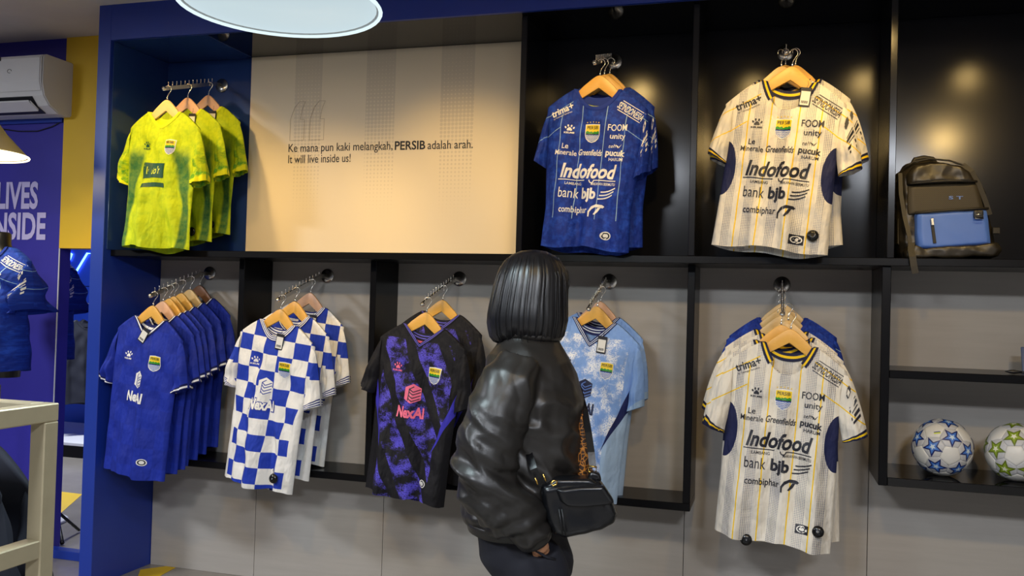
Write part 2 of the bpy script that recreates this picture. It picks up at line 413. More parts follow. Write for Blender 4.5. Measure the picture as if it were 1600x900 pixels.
# ------------------------------------------------------------------ lettering
_tc = {}
def text2d(s, bold=0.0, shear=0.0):
    """flat triangulated text: verts (x,y) with cap height 1, faces, width"""
    key = (s, bold, shear)
    if key in _tc: return _tc[key]
    c = bpy.data.curves.new('lettering', 'FONT'); c.body = s; c.size = 1.0; c.offset = bold; c.shear = shear; c.resolution_u = 3
    o = bpy.data.objects.new('lettering', c); COL.objects.link(o); bpy.context.view_layer.update()
    me = o.to_mesh(); V = [(v.co.x, v.co.y) for v in me.vertices]; F = [tuple(p.vertices) for p in me.polygons]
    o.to_mesh_clear(); bpy.data.objects.remove(o); bpy.data.curves.remove(c)
    x0 = min(v[0] for v in V); x1 = max(v[0] for v in V)
    V = [((x-x0-(x1-x0)/2)/.70, y/.70) for x, y in V]
    _tc[key] = (V, F, (x1-x0)/.70); return _tc[key]
def sign(name, s, x, y, z, width, h, mat, parent, bold=0.0, left=True, thick=.0015):
    """flat lettering on a wall facing -Y; real thin raised letters"""
    V, F, w0 = text2d(s, bold)
    k = width/w0
    bm = bmesh.new(); vs = [bm.verts.new((x+(a*k+(width/2 if left else 0)), y, z+b*h)) for a, b in V]
    for f in F:
        try: bm.faces.new([vs[i] for i in f])
        except ValueError: pass
    bmesh.ops.remove_doubles(bm, verts=bm.verts, dist=1e-5)
    return link(name, bm_mesh(name, bm, mat), parent)

# quote board
qb = thing('quote_board', 'cream backlit-looking quote board with black lettering above the black shelf', 'sign', (0,0,0))
box('board', -2.572, -1.047, 3.93, WALL, 1.619, SOFF-.001, m_panel, qb, bev=.001)
sign('lettering', 'Ke mana pun kaki melangkah,', -2.343, 3.9285, 2.138, .565, .041, m_text, qb, .004)
sign('lettering', 'PERSIB', -1.766, 3.9285, 2.136, .158, .041, m_text, qb, .022)
sign('lettering', 'adalah arah.', -1.596, 3.9285, 2.135, .228, .041, m_text, qb, .004)
sign('lettering', 'It will live inside us!', -2.343, 3.9285, 2.082, .344, .041, m_text, qb, .004)
m_fine = plain('fine_outline_print', srgb(150,134,112), .6)
for q in (-2.338, -2.228):
    P = [(q, 2.195), (q, 2.30), (q+.022, 2.36), (q+.050, 2.39), (q+.082, 2.388), (q+.066, 2.355), (q+.055, 2.30), (q+.078, 2.30), (q+.078, 2.195)]
    bm = bmesh.new()
    for (a, b), (c, d) in zip(P, P[1:]+P[:1]):
        L = math.hypot(c-a, d-b); nx, nz = -(d-b)/L*.0007, (c-a)/L*.0007
        bm.faces.new([bm.verts.new((a+nx, 3.9287, b+nz)), bm.verts.new((c+nx, 3.9287, d+nz)), bm.verts.new((c-nx, 3.9287, d-nz)), bm.verts.new((a-nx, 3.9287, b-nz))])
    link('quote_mark', bm_mesh('quote_mark', bm, m_fine), qb)
ls = thing('wall_slogan', 'large pale lavender slogan lettering on the blue wall', 'sign', (0,0,0))
sign('lettering', 'LIVES', -4.185, WALL-.003, 1.868, .282, .142, m_lavender, ls, .03)
sign('lettering', 'INSIDE', -4.235, WALL-.003, 1.697, .392, .142, m_lavender, ls, .03)

# ------------------------------------------------------------------ jerseys
NW, SX = .097, .212           # neck half width, shoulder half width
def shoulder(ax): return -.125 if ax <= NW else -.125-.078*((ax-NW)/(SX-NW))**1.2
class Shirt:
    def __init__(s, kind, L=.885, neck=(.085, 2.0), bandw=.018, ph=0.0, fold=1.55, bunch=0.0, hemw=.196, cuffx=(.268, .198)):
        s.cuffx = cuffx
        s.kind, s.L, s.neck, s.bw, s.ph, s.fa, s.bunch = kind, L, neck, bandw, ph, fold, bunch
        s.wt = [(-L-.1, hemw+bunch), (-.62, hemw-.004), (-.38, .200), (-.30, .207), (-.20, SX), (0, SX)]
        s.parts = []                     # (name, mesh, label)
        s.build()
    def W(s, z): return interp(s.wt, z)
    def y(s, x, z, side):
        v = min(1, max(0, (-z-.14)/(s.L-.14))); w = s.W(z); q = max(0, 1-(x/w)**2)
        tp = sstep(-.01, .16, shoulder(abs(x))-z)
        b = (.010+.016*tp+.036*v)*(q**.5)+.002
        p = s.ph+(1.7 if side > 0 else 0)
        v2 = v**.7
        k_ = noise.noise(Vector((x*4+p, z*3, p)))
        f = .015*v2*math.sin(22*x+p+1.6*v+k_)+.010*v2*math.sin(46*x-1.3*p-2.2*v+2*k_)+.0042*v2*math.sin(88*x+p+3*k_-4*v)+.0032*math.sin(11*z*4+23*x+p)*(1-.5*v)
        f += .003*sstep(.3, 1, v)*math.sin(60*x+p*2+7*z)
        # diagonal pulls from the hanger ends
        f += .0045*tp*(1-v)*math.sin(52*(z*.75+abs(x))+p)+.006*noise.noise(Vector((x*9+p, z*5, p+side)))*tp
        f += .010*s.bunch*20*sstep(.8, 1, v)*math.sin(40*z+9*x+p)
        if side > 0: b *= .5; f *= .45
        return side*b+s.fa*f*tp*(q**.35)
    def neckz(s, x, front):
        dep, p = s.neck if front else (.042, 2.2)
        return -.125-dep*max(0, 1-(abs(x)/NW)**p)
    def build(s):
        ns = NW/SX
        S = [lerp(-1, -ns, i/15) for i in range(15)]+[lerp(-ns, ns, i/24) for i in range(24)]+[lerp(ns, 1, i/15) for i in range(16)]
        R = 60; V = []; UV = []; F = []; n = len(S)
        for side in (-1, 1):
            off = len(V)
            for i in range(R):
                v = (i/(R-1))
                for t in S:
                    xt = t*SX
                    top = s.neckz(xt, side < 0) if abs(t) < ns+1e-6 else shoulder(abs(xt))
                    hem = -s.L+(.022 if side < 0 else 0)+.018*t*t*(1 if side > 0 else -.3)+.006*math.sin(5*t+s.ph)
                    z = lerp(top, hem, v); x = t*lerp(SX, s.W(z), sstep(0, .25, v)) if v < .25 else t*s.W(z)
                    V.append((x, s.y(x, z, side), z)); UV.append((1+x if side < 0 else 1+x, 1+z))
            F += grid_faces(R, n, False, off, flip=side < 0)
        N = R*n                                   # join front and back: sides and shoulder tops
        for i in range(R-1):
            F.append((i*n, N+i*n, N+(i+1)*n, (i+1)*n)); F.append(((i+1)*n+n-1, N+(i+1)*n+n-1, N+i*n+n-1, i*n+n-1))
        for j in list(range(0, 15))+list(range(n-16, n-1)): F.append((j, j+1, N+j+1, N+j))
        s.parts.append(('body', mesh('jersey_body', V, F, CLOTH[s.kind], True, UV), None))
        for sg in (-1, 1): s.sleeve(sg)
        s.collar()
    def slv(s, sg, a, b, side):
        jx = .012*math.sin(s.ph*3+sg); jz = .02*math.sin(s.ph*2+2*sg)
        A0 = (.200, -.198); A1 = (.194, -.375); C0 = (s.cuffx[0]+jx, -.432+jz); C1 = (s.cuffx[1]+jx, -.468+jz); K = (lerp(.20, s.cuffx[0], .62), -.262)
        k = 1-b
        mx_ = lerp((A0[0]+C0[0])/2, K[0], 1); mz_ = K[1]
        q0 = ((1-a)**2*A0[0]+2*a*(1-a)*mx_+a*a*C0[0], (1-a)**2*A0[1]+2*a*(1-a)*mz_+a*a*C0[1])
        q1 = (lerp(A1[0], C1[0], a), lerp(A1[1], C1[1], a))
        x = lerp(q0[0], q1[0], b); z = lerp(q0[1], q1[1], b)
        h = lerp(.016, .046, a**.7)*math.sin(PI*b)**.6
        f = .010*math.sin(9*a+6*b+s.ph+sg)*math.sin(PI*b)*(.3+a)+.007*math.sin(21*b-5*a+s.ph*2)*a*math.sin(PI*b)
        return (sg*x, side*h+f, z)
    def sleeve(s, sg):
        V = []; UV = []; F = []; na, nb = 18, 15
        for side in (-1, 1):
            off = len(V)
            for i in range(na):
                for j in range(nb):
                    p = s.slv(sg, i/(na-1), j/(nb-1), side); V.append(p)
                    d = 1.0 if s.kind in ('green',) else 0
                    UV.append((1+p[0]+{'green': .5*sg, 'white': sg, 'blue': sg, 'check': 0}.get(s.kind, .45*sg-p[0]*.2), 1+p[2]))
            F += grid_faces(na, nb, False, off, flip=(side < 0) != (sg < 0))
        s.parts.append(('sleeve', mesh('sleeve', V, F, CLOTH[s.kind], True, UV), None))
        V = []; UV = []; loop = [(-1, j/(nb-1)) for j in range(nb)]+[(1, 1-j/(nb-1)) for j in range(1, nb-1)]
        for i in range(3):
            for side, b in loop:
                a = 1.0-.085*(1-i/2); p = s.slv(sg, a, b, side)
                V.append((p[0], p[1]+side*.0012, p[2]-.0006)); UV.append((0, i/2))
        s.parts.append(('cuff', mesh('cuff', V, grid_faces(3, len(loop), True), CUFF.get(s.kind, TRIM[s.kind]), True, UV), None))
    def collar(s):
        P = []
        n = 22
        for j in range(n+1):
            x = lerp(-NW, NW, j/n); z = s.neckz(x, True); P.append((x, s.y(x, z, -1)-.0015, z, 1))
        for j in range(1, n):
            x = lerp(NW, -NW, j/n); z = s.neckz(x, False); P.append((x, s.y(x, z, 1)*.8+.004, z, -1))
        V = []; UV = []; m = len(P); cz = -.125-s.neck[0]*.35
        for i in range(4):
            t = i/3
            for x, y, z, fr in P:
                d = Vector((0-x, 0, (cz+.02)-z)); L = max(d.length, 1e-5)
                k = s.bw*(t-.35)
                if fr > 0: V.append((x+d.x/L*k, y-.0012-.001*math.sin(PI*t), z+d.z/L*k))
                else: V.append((x*(1-.04*t), y-.001-.004*t, z+.010-.032*t))
                UV.append((0, t))
        F = grid_faces(4, m, True)
        if s.kind == 'white':            # the ribbed band stops short of the front of the neck
            F = [f for f in F if not (all(q % m <= n for q in f) and abs(sum(P[q % m][0] for q in f)/4) < NW*.62)]
        s.parts.append(('collar', mesh('collar', V, F, TRIM[s.kind], True, UV), None))
        # folded inner neck of the back panel, lined in the shirt colour
        tp = {'blue': m_lprint, 'black': m_pink}.get(s.kind)
        if tp:
            V = []
            for i in range(3):
                for j in range(17):
                    x = lerp(-NW*.92, NW*.92, j/16); z = s.neckz(x, False)-.024-.005*i; V.append((x, s.y(x, z, 1)-.009, z))
            s.parts.append(('neck_tape', mesh('neck_tape', V, grid_faces(3, 17), tp, True), None))
    # ---- prints, laid on the front cloth
    def lay(s, name, polys, mats, label=None, eps=.0016):
        """polys: (list of (x,z) verts, faces, material slot, layer)"""
        bm = bmesh.new()
        for V, F, mi, layer in polys:
            vs = [bm.verts.new((x, -layer*.0004, z)) for x, z in V]
            for f in F:
                try: bm.faces.new([vs[i] for i in f]).material_index = mi
                except ValueError: pass
        xs = [v.co.x for v in bm.verts]; zs = [v.co.z for v in bm.verts]
        for lo, hi, ax in ((min(xs), max(xs), 0), (min(zs), max(zs), 2)):
            k = lo+.014
            while k < hi-.002:
                co = [0,0,0]; co[ax] = k; no = [0,0,0]; no[ax] = 1
                bmesh.ops.bisect_plane(bm, geom=list(bm.verts)+list(bm.edges)+list(bm.faces), plane_co=co, plane_no=no); k += .014
        for v in bm.verts: v.co.y += s.y(v.co.x, v.co.z, -1)-eps
        for f in bm.faces:
            if f.normal.y > 0: f.normal_flip()
        s.parts.append((name, bm_mesh(name, bm, mats), label))
    def text(s, st, x, z, width, h, mat, rot=0, bold=.01, shear=0, name='lettering', eps=.0016):
        V, F, w0 = text2d(st, bold, shear); k = width/w0; c, sn = math.cos(rot), math.sin(rot)
        P = [(x+(a*k)*c-(b-.5)*h*sn, z+(a*k)*sn+(b-.5)*h*c) for a, b in V]
        s.lay(name, [(P, F, 0, 0)], [mat], None, eps)
    def poly(s, name, polys, mat, label=None): s.lay(name, [(p, [tuple(range(len(p)))], 0, 0) for p in polys], [mat], label)
    def crest(s, x, z, h, stars=None):
        w_ = h*.40; out = []
        def shield(k): return [(x-w_*k, z+h*.46*k), (x, z+h*.5*k), (x+w_*k, z+h*.46*k), (x+w_*k, z-h*.1*k), (x+w_*.86*k, z-h*.28*k), (x+w_*.5*k, z-h*.43*k), (x, z-h*.5*k), (x-w_*.5*k, z-h*.43*k), (x-w_*.86*k, z-h*.28*k), (x-w_*k, z-h*.1*k)]
        a = shield(1.0); out.append((a, [tuple(range(10))], 0, 0))
        k = .91; b = shield(k)
        out.append((b, [tuple(range(10))], 3, 1))
        out.append(([b[0], b[1], b[2], (x+w_*k, z), (x-w_*k, z)], [(0,1,2,3,4)], 1, 2))
        zig = [(x-w_*k, z+h*.08)]+[(x+w_*k*(-1+2*i/8), z+h*(.13 if i % 2 else .08)) for i in range(1, 8)]+[(x+w_*k, z+h*.08), (x+w_*k, z-h*.02), (x-w_*k, z-h*.02)]
        out.append((zig, [tuple(range(len(zig)))], 2, 3))
        zig2 = [(x-w_*k, z-h*.06)]+[(x-w_*k, z-h*.03)]+[(x+w_*k*(-1+2*i/8), z+h*(.0 if i % 2 else -.03)) for i in range(1, 8)]+[(x+w_*k, z-h*.03), (x+w_*k, z-h*.06)]
        out.append((zig2, [tuple(range(len(zig2)))], 4, 4))
        for r in range(4):
            zz = z-h*(.12+.08*r); ww = w_*k*(1, .96, .86, .62)[r]
            P = [(x+ww*(-1+2*i/10), zz+h*.012*(1 if i % 2 else -1)) for i in range(11)]; P += [(px, pz-h*.03) for px, pz in reversed(P)]
            out.append((P, [(i, i+1, 20-i, 21-i) for i in range(10)], 0, 4))
        V, F, w0 = text2d('PERSIB', .01); kk = w_*1.5/w0
        out.append(([(x+p*kk, z+h*.22+q*h*.16) for p, q in V], F, 4, 5))
        s.lay('crest', out, [m_wprint, m_cy, m_cg, m_cb, m_kprint], 'club crest shield with yellow, green and wave bands')
        if stars:
            P = []
            for i in range(5):
                cx, cz = x+w_*(-.8+.4*i), z+h*(.60-.02*abs(i-2)); P.append([(cx+h*.045*(1 if k % 2 == 0 else .42)*math.sin(k*PI/5), cz+h*.045*(1 if k % 2 == 0 else .42)*math.cos(k*PI/5)) for k in range(10)])
            s.poly('crest_stars', P, stars)
    def paw(s, x, z, k, mat):
        def el(cx, cz, rx, rz, rot=0, n=10): return [(x+k*(cx+rx*math.cos(t)*math.cos(rot)-rz*math.sin(t)*math.sin(rot)), z+k*(cz+rx*math.cos(t)*math.sin(rot)+rz*math.sin(t)*math.cos(rot))) for t in [2*PI*i/n for i in range(n)]]
        pad = [(x+k*a, z+k*b) for a, b in ((0,.30),(.22,.18),(.42,-.12),(.36,-.30),(.16,-.32),(0,-.27),(-.16,-.32),(-.36,-.30),(-.42,-.12),(-.22,.18))]
        s.poly('paw_logo', [pad, el(-.62,.22,.13,.2,.5), el(-.24,.52,.13,.21,.15), el(.24,.52,.13,.21,-.15), el(.62,.22,.13,.2,-.5)], mat)
        s.text('KELME', x, z-k*.62, k*1.7, k*.26, mat, bold=.03)
    def hexlogo(s, x, z, h, mat, dark):
        w_ = h*.36; H = [(x, z+h*.5), (x+w_, z+h*.30), (x+w_, z-h*.30), (x, z-h*.5), (x-w_, z-h*.30), (x-w_, z+h*.30)]
        out = [(H, [tuple(range(6))], 0, 0)]
        def ln(a, b, t=.022):
            L = math.hypot(b[0]-a[0], b[1]-a[1]); nx, nz = -(b[1]-a[1])/L*h*t, (b[0]-a[0])/L*h*t
            out.append(([(a[0]+nx, a[1]+nz), (b[0]+nx, b[1]+nz), (b[0]-nx, b[1]-nz), (a[0]-nx, a[1]-nz)], [(0,1,2,3)], 1, 2))
        P = lambda a, b: (x+w_*a, z+h*b)
        ln(P(-.45,.22), P(.1,.36)); ln(P(-.45,.22), P(.05,.08)); ln(P(.05,.08), P(.9,.24))
        for dz in (0, -.17, -.33): 
            ln(P(-.45,.08+dz), P(.05,-.06+dz)); ln(P(.05,-.06+dz), P(.95,.10+dz))
        ln(P(-.45,.22), P(-.45,-.36))
        s.lay('hexagon_logo', out, [mat, dark])
    def badge(s, x, z, k, ring, fill, square=False):
        n = 20; out = []
        if square: out.append(([(x-1.35*k, z-.95*k), (x+1.35*k, z-.95*k), (x+1.35*k, z+.95*k), (x-1.35*k, z+.95*k)], [(0,1,2,3)], 1, 0))
        for i, r in enumerate((1.0, .78, .5)):
            out.append(([(x+1.12*k*r*math.cos(2*PI*j/n), z+.75*k*r*math.sin(2*PI*j/n)*(1.2 if not square else 1)) for j in range(n)], [tuple(range(n))], i % 2, 1+i))
        s.lay('badge', out, [ring, fill])
    def sponsors(s, m, m2, dz=0.0):
        s.text('trima+', -.142, -.214, .100, .030, m, .42, .025)
        s.text('by Tumangan Samahtan', -.136, -.238, .085, .007, m, .42, 0)
        s.text("SE'INDONESIA", .146, -.214, .116, .028, m, -.50, .012, .2)
        c, sn = math.cos(-.5), math.sin(-.5)
        for o, t in ((.021, .0014), (-.021, .0014)):
            s.poly('lettering_rule', [[(.146+a*c-(o+b)*sn, -.214+a*sn+(o+b)*c) for a, b in ((-.05,-t),(.058,-t),(.058,t),(-.05,t))]], m)
        s.paw(-.098, -.294+dz, .025, m)
        s.crest(0, -.310+dz, .078, m_cy)
        s.text('FOOM', .104, -.284+dz, .080, .026, m, 0, .012); s.text('unity', .108, -.318+dz, .064, .022, m, 0, .012)
        s.text('Le', -.108, -.364+dz, .026, .022, m); s.text('Minerale', -.106, -.391+dz, .084, .021, m)
        s.text('Greenfields', -.002, -.388+dz, .106, .024, m, -.04, .016, .25)
        s.text('teh', .090, -.360+dz, .028, .014, m, .1, 0, .3); s.poly('leaf_mark', [[(.112,-.368+dz),(.102,-.353+dz),(.116,-.361+dz)], [(.113,-.368+dz),(.129,-.351+dz),(.119,-.367+dz)]], m)
        s.text('pucuk', .106, -.388+dz, .080, .024, m, -.06, .035); s.text('HARUM', .110, -.414+dz, .060, .013, m, -.04, .01)
        s.text('Indofood', 0, -.464+dz, .236, .056, m, 0, .030, .28)
        for P in ([(-.125,-.500),(-.014,-.500),(-.014,-.5035),(-.125,-.5035)], [(.026,-.500),(.118,-.500),(.118,-.5035),(.026,-.5035)]): s.poly('lettering_rule', [[(a, b+dz) for a, b in P]], m)
        P = [(.018+.012*math.cos(t), -.500+.014*math.sin(t)+dz) for t in [PI*1.0+i*PI/8 for i in range(9)]]; P += [(.018+.008*math.cos(t), -.500+.010*math.sin(t)+dz) for t in [PI*2-i*PI/8 for i in range(9)]]
        s.lay('letter_tail', [(P, [(j, j+1, 16-j, 17-j) for j in range(8)], 0, 0)], [m])
        s.text('LAMBANG', -.062, -.516+dz, .064, .011, m, 0, .006); s.text('MAKANAN BERMUTU', .068, -.516+dz, .100, .011, m, 0, .006)
        s.text('bank', -.078, -.554+dz, .076, .042, m, 0, 0); s.text('bjb', .010, -.554+dz, .066, .042, m, 0, .040)
        for i in range(3):
            z0 = -.574+i*.014+dz
            P = [(.054+.005*i+.058*t/6, z0+.018*(t/6)**2) for t in range(7)]; P += [(a, b-.005) for a, b in reversed(P)]
            s.lay('slash_mark', [(P, [(j, j+1, 12-j, 13-j) for j in range(6)], 0, 0)], [m])
        s.text('combiphar', -.048, -.622+dz, .122, .026, m, 0, .014)
        P = [(.020, -.650), (.019, -.628), (.031, -.608), (.050, -.599), (.074, -.600), (.083, -.606), (.078, -.613), (.062, -.611), (.048, -.611), (.034, -.620), (.026, -.632), (.026, -.650)]
        s.lay('swoosh_mark', [([(a, b+dz) for a, b in P], [(0,1,10,11),(1,2,9,10),(2,3,8,9),(3,4,7,8),(4,5,6,7)], 0, 0)], [m])
        P = [(.044, -.640), (.060, -.612), (.070, -.612), (.062, -.630), (.050, -.642)]
        s.poly('swoosh_mark', [[(a, b+dz) for a, b in P]], m)
        if s.L > .8: s.badge(.108, -.790, .017, m2, m_kprint, True)
        else: s.badge(.100, -.722, .019, m2, m_kprint, s.kind == 'white')
    def arm_patch(s, sg, m):
        """printed badges on the front of one sleeve"""
        out = []
        def q(a0, a1, b0, b1, n=6): return [(a0+(a1-a0)*i/n, b0) for i in range(n+1)]+[(a1-(a1-a0)*i/n, b1) for i in range(n+1)]
        V = []; F = []
        def add(poly):
            o = len(V)
            for a, b in poly: p = s.slv(sg, a, b, -1); V.append((p[0], p[1]-.003, p[2]))
            n = len(poly)//2; F.extend((o+i, o+i+1, o+2*n-2-i, o+2*n-1-i) for i in range(n-1))
        for a0, a1, b0, b1 in ((.20,.22,.14,.30), (.22,.30,.10,.34), (.30,.32,.14,.30), (.44,.46,.06,.40), (.48,.53,.06,.44), (.56,.58,.08,.36), (.62,.67,.06,.44), (.70,.74,.08,.40)): add(q(a0, a1, b0, b1))
        s.parts.append(('sleeve_print', mesh('sleeve_print', V, F, m), None))

def taper_hanger_mesh(mat):
    top = []; n = 16
    for i in range(n+1):
        x = lerp(0, .178, i/n)
        z = -.066-.064*sstep(0, .105, x)**.9-.074*max(0, (x-.07)/.13)
        top.append((x, z))
    bot = [(lerp(0, .178, i/n), -.118-.052*min(1, (i/n)/.45)-.040*max(0, (i/n-.45)/.55)) for i in range(n+1)]
    V = []; F = []
    for sg in (-1, 1):
        for yy in (-.0055, .0055):
            for (x, z), (x2, z2) in zip(top, bot): V += [(sg*x, yy, z), (sg*x2, yy, min(z2, z-.012))]
    K = 2*(n+1)
    for k in range(2):
        f0, b0 = 2*k*K, (2*k+1)*K
        for i in range(n):
            t0, t1, d0, d1 = 2*i, 2*i+2, 2*i+1, 2*i+3
            F += [(f0+t0, f0+t1, f0+d1, f0+d0), (b0+t0, b0+d0, b0+d1, b0+t1), (f0+t0, b0+t0, b0+t1, f0+t1), (f0+d0, f0+d1, b0+d1, b0+d0)]
        F.append((f0+2*n, b0+2*n, b0+2*n+1, f0+2*n+1))
    me = mesh('hanger_body', V, F, mat)
    bm = bmesh.new(); bm.from_mesh(me); bmesh.ops.remove_doubles(bm, verts=bm.verts, dist=1e-5)
    bad = [f for f in bm.faces if all(abs(v.co.x) < 1e-5 for v in f.verts)]
    if bad: bmesh.ops.delete(bm, geom=bad, context='FACES')
    bmesh.ops.recalc_face_normals(bm, faces=bm.faces)
    ed = [e for e in bm.edges if len(e.link_faces) == 2 and e.calc_face_angle(0) > .9]
    bmesh.ops.bevel(bm, geom=ed, offset=.002, segments=2, affect='EDGES', profile=.5)
    bm.to_mesh(me); bm.free(); me.polygons.foreach_set('use_smooth', [True]*len(me.polygons)); return me
HANG = [taper_hanger_mesh(m) for m in WOODS]
hk = [(0, 0, -.070), (0, 0, -.046)]+[(.0155*math.sin(t), 0, -.0135+.0155*math.cos(t)-.0) for t in [PI*.80-PI*1.42*i/16 for i in range(17)]]
hk = [(0,0,-.070), (0,0,-.050), (.003,0,-.040), (.0095,0,-.028)]+[(.0155*math.cos(t), 0, -.0150+.0155*math.sin(t)) for t in [-.55+i*(PI+.9)/14 for i in range(15)]]
HOOK = tube_me('hook', hk, .0016, m_steel, 6)
FER = lathe_me('ferrule', [(.0035, -.070), (.0035, -.056), (.0022, -.054)], m_steel, 10)
tag_card = box_me('tag_card', -.020, .020, -.0012, .0012, -.072, 0, m_card, .0008)
tag_lab = box_me('tag_label', -.0165, .0165, -.0018, -.0012, -.066, -.014, m_cardw, 0)
tag_bar = mesh('barcode', [(-.012+i*.0035+d, -.0021, z) for i in range(7) for d, z in ((0,-.060),(.0022,-.060),(.0022,-.050),(0,-.050))], [(4*i, 4*i+1, 4*i+2, 4*i+3) for i in range(7)], m_kprint)
tag_cord = tube_me('tag_cord', [(0,0,0), (.004,0,.012), (.001,.004,.026)], .0008, m_card, 5)
sec_me = lathe_me('security_tag', [(.0, -.012), (.010, -.012), (.019, -.008), (.022, -.002), (.020, .004), (.010, .008), (0, .009)], m_sec, 20, 'Y')
def swing_tag(parent, x, y, z, rot):
    o = link('price_tag', tag_card, parent, (x, y, z), rot); o['label'] = 'dark card price tag with white label'
    link('tag_label', tag_lab, o); link('barcode', tag_bar, o); link('tag_cord', tag_cord, o)

SH = {}
s = SH['white'] = Shirt('white', .885, (.112, 2.4), .026, 0.4, hemw=.212, cuffx=(.292, .208)); s.sponsors(m_kprint, m_wprint, -.020); s.arm_patch(1, m_kprint)
s = SH['whitetop'] = Shirt('white', .785, (.112, 2.4), .026, 2.1, 1.5, .008, hemw=.212, cuffx=(.285, .205)); s.sponsors(m_kprint, m_wprint); s.arm_patch(1, m_kprint)
s = SH['blue'] = Shirt('blue', .797, (.085, 2.2), .016, 1.3, 1.4, .006, hemw=.186, cuffx=(.248, .190)); s.sponsors(m_wprint, m_wprint); s.arm_patch(1, m_wprint)
s = SH['bluehome'] = Shirt('blue', .885, (.085, 2.2), .016, 3.3, .9)
def nexai(s, m, dark, k=1.0, brd=m_kprint):
    s.paw(-.090, -.312, .026, m); s.crest(.088, -.326, .074); s.hexlogo(.004, -.415, .084, m, dark)
    if s.kind == 'check': s.text('NexAI', .002, -.495, .118, .046, m_rprint, 0, .085, name='lettering_outline')
    s.text('NexAI', .002, -.495, .108*k, .044, m, 0, .04, eps=.0030); s.badge(.098, -.785, .018, m_wprint, brd)
s = SH['royal'] = Shirt('royal', .885, (.092, 1.15), .018, 2.7, 1.05); nexai(s, m_wprint, m_rprint)
s = SH['check'] = Shirt('check', .885, (.078, 2.0), .024, 4.4); nexai(s, m_wprint, m_rprint)
# the hexagon and letters of the checked shirt sit on a blue square
s = SH['black'] = Shirt('black', .885, (.088, 1.1), .018, 5.2, 1.6); nexai(s, m_pink, m_kprint)
s = SH['sky'] = Shirt('sky', .885, (.105, 1.1), .022, .9); nexai(s, m_nprint, m_cb)
s = SH['green'] = Shirt('green', .785, (.075, 1.6), .016, 3.9, 1.7, .012)
s.paw(-.082, -.285, .025, m_gprint); s.crest(.078, -.295, .072)
s.poly('flag_print', [[(-.062,-.372),(.062,-.372),(.060,-.440),(-.01,-.440),(-.066,-.450)]], m_gprint); s.text('Indo’m', .004, -.405, .082, .036, m_lprint, .08, .01, .35)
P = [(-.068+.128*i/6, -.474+.012*math.sin(i/6*2.2)) for i in range(7)]; P += [(a, b-.020) for a, b in reversed(P)]
s.lay('flag_stripe', [(P, [(j, j+1, 12-j, 13-j) for j in range(6)], 0, 0)], [m_gprint])

CORE = ('body', 'sleeve', 'cuff', 'collar')
def put_jersey(key, X, Y, Z, label, hlabel, group, wood=0, roll=0, yaw_=0, full=True, tagpos=None, sec=None, extra=(), thin=1.0):
    rot = (0, math.radians(roll), -math.radians(yaw_))
    h = thing('coat_hanger', hlabel, 'hanger', (X, Y, Z), rot, 'wooden hangers on the wall rods')
    link('hanger_body', HANG[wood], h); link('hook', HOOK, h, rot=(0, 0, .5)); link('ferrule', FER, h)
    j = thing('football_jersey', label, 'jersey', (X, Y, Z), rot, group)
    j.scale = (1, thin, 1)
    for name, me, lab in SH[key].parts:
        if full or name in CORE or name in extra:
            o = link(name, me, j)
            if lab: o['label'] = lab
    S = SH[key]
    if tagpos:
        x, z, r = tagpos; swing_tag(j, x, S.y(x, z-.03, -1)-.010, z, (0, r, .1))
    if sec:
        for x, z in ([sec] if isinstance(sec[0], float) else sec):
            o = link('security_tag', sec_me, j, (x, S.y(x, z, -1)-.012, z)); o['label'] = 'black plastic security tag'
    return j

# display rods
rod_pins = [(0, -.475+i*.034, .0) for i in range(12)]
def rod(X, zw, label, zt_drop=.12, tipY=3.50):
    r = thing('display_rod', label, 'rod', (X, WALL, zw), group='chrome display rods')
    link('wall_plate', lathe_me('wall_plate', [(.0, -.006), (.034, -.006), (.036, -.003), (.036, 0), (0, 0)], m_steel, 28, 'Y'), r)
    pts = [(0, -.004, 0), (0, -.060, -.004)]; n = 2
    L = WALL-tipY
    zt = lambda d: -.004-(d-.06)*zt_drop/(L-.06)
    link('bar', mesh('bar', *bar_geo(L, zt), m_steel), r)
    for i in range(12):
        d = .085+i*(L-.10)/11.5
        p = tube('pin', [(0, -d, zt(d)+.008), (0, -d, zt(d)+.026), (0, -d, zt(d)+.029)], [.0016, .0016, .003], m_steel, r, 6)
    link('end_cap', lathe_me('end_cap', [(0, -L-.010), (.008, -L-.008), (.010, -L), (.008, -L+.008), (0, -L+.010)], m_steel, 14, 'Y'), r, (0, 0, zt(L)))
    return lambda Y: zw+zt(WALL-Y)+.010
def bar_geo(L, zt):
    V = []; F = []; st = [(0, 0), (.06, zt(.06)), (L, zt(L))]
    for d, z in st:
        for x, dz in ((-.005, -.010), (.005, -.010), (.005, .009), (-.005, .009)): V.append((x, -d, z+dz))
    F = grid_faces(3, 4, True)+[(0,1,2,3), (11,10,9,8)]
    return V, F
ORD = ['front', 'second', 'third', 'fourth', 'fifth', 'sixth', 'rearmost']
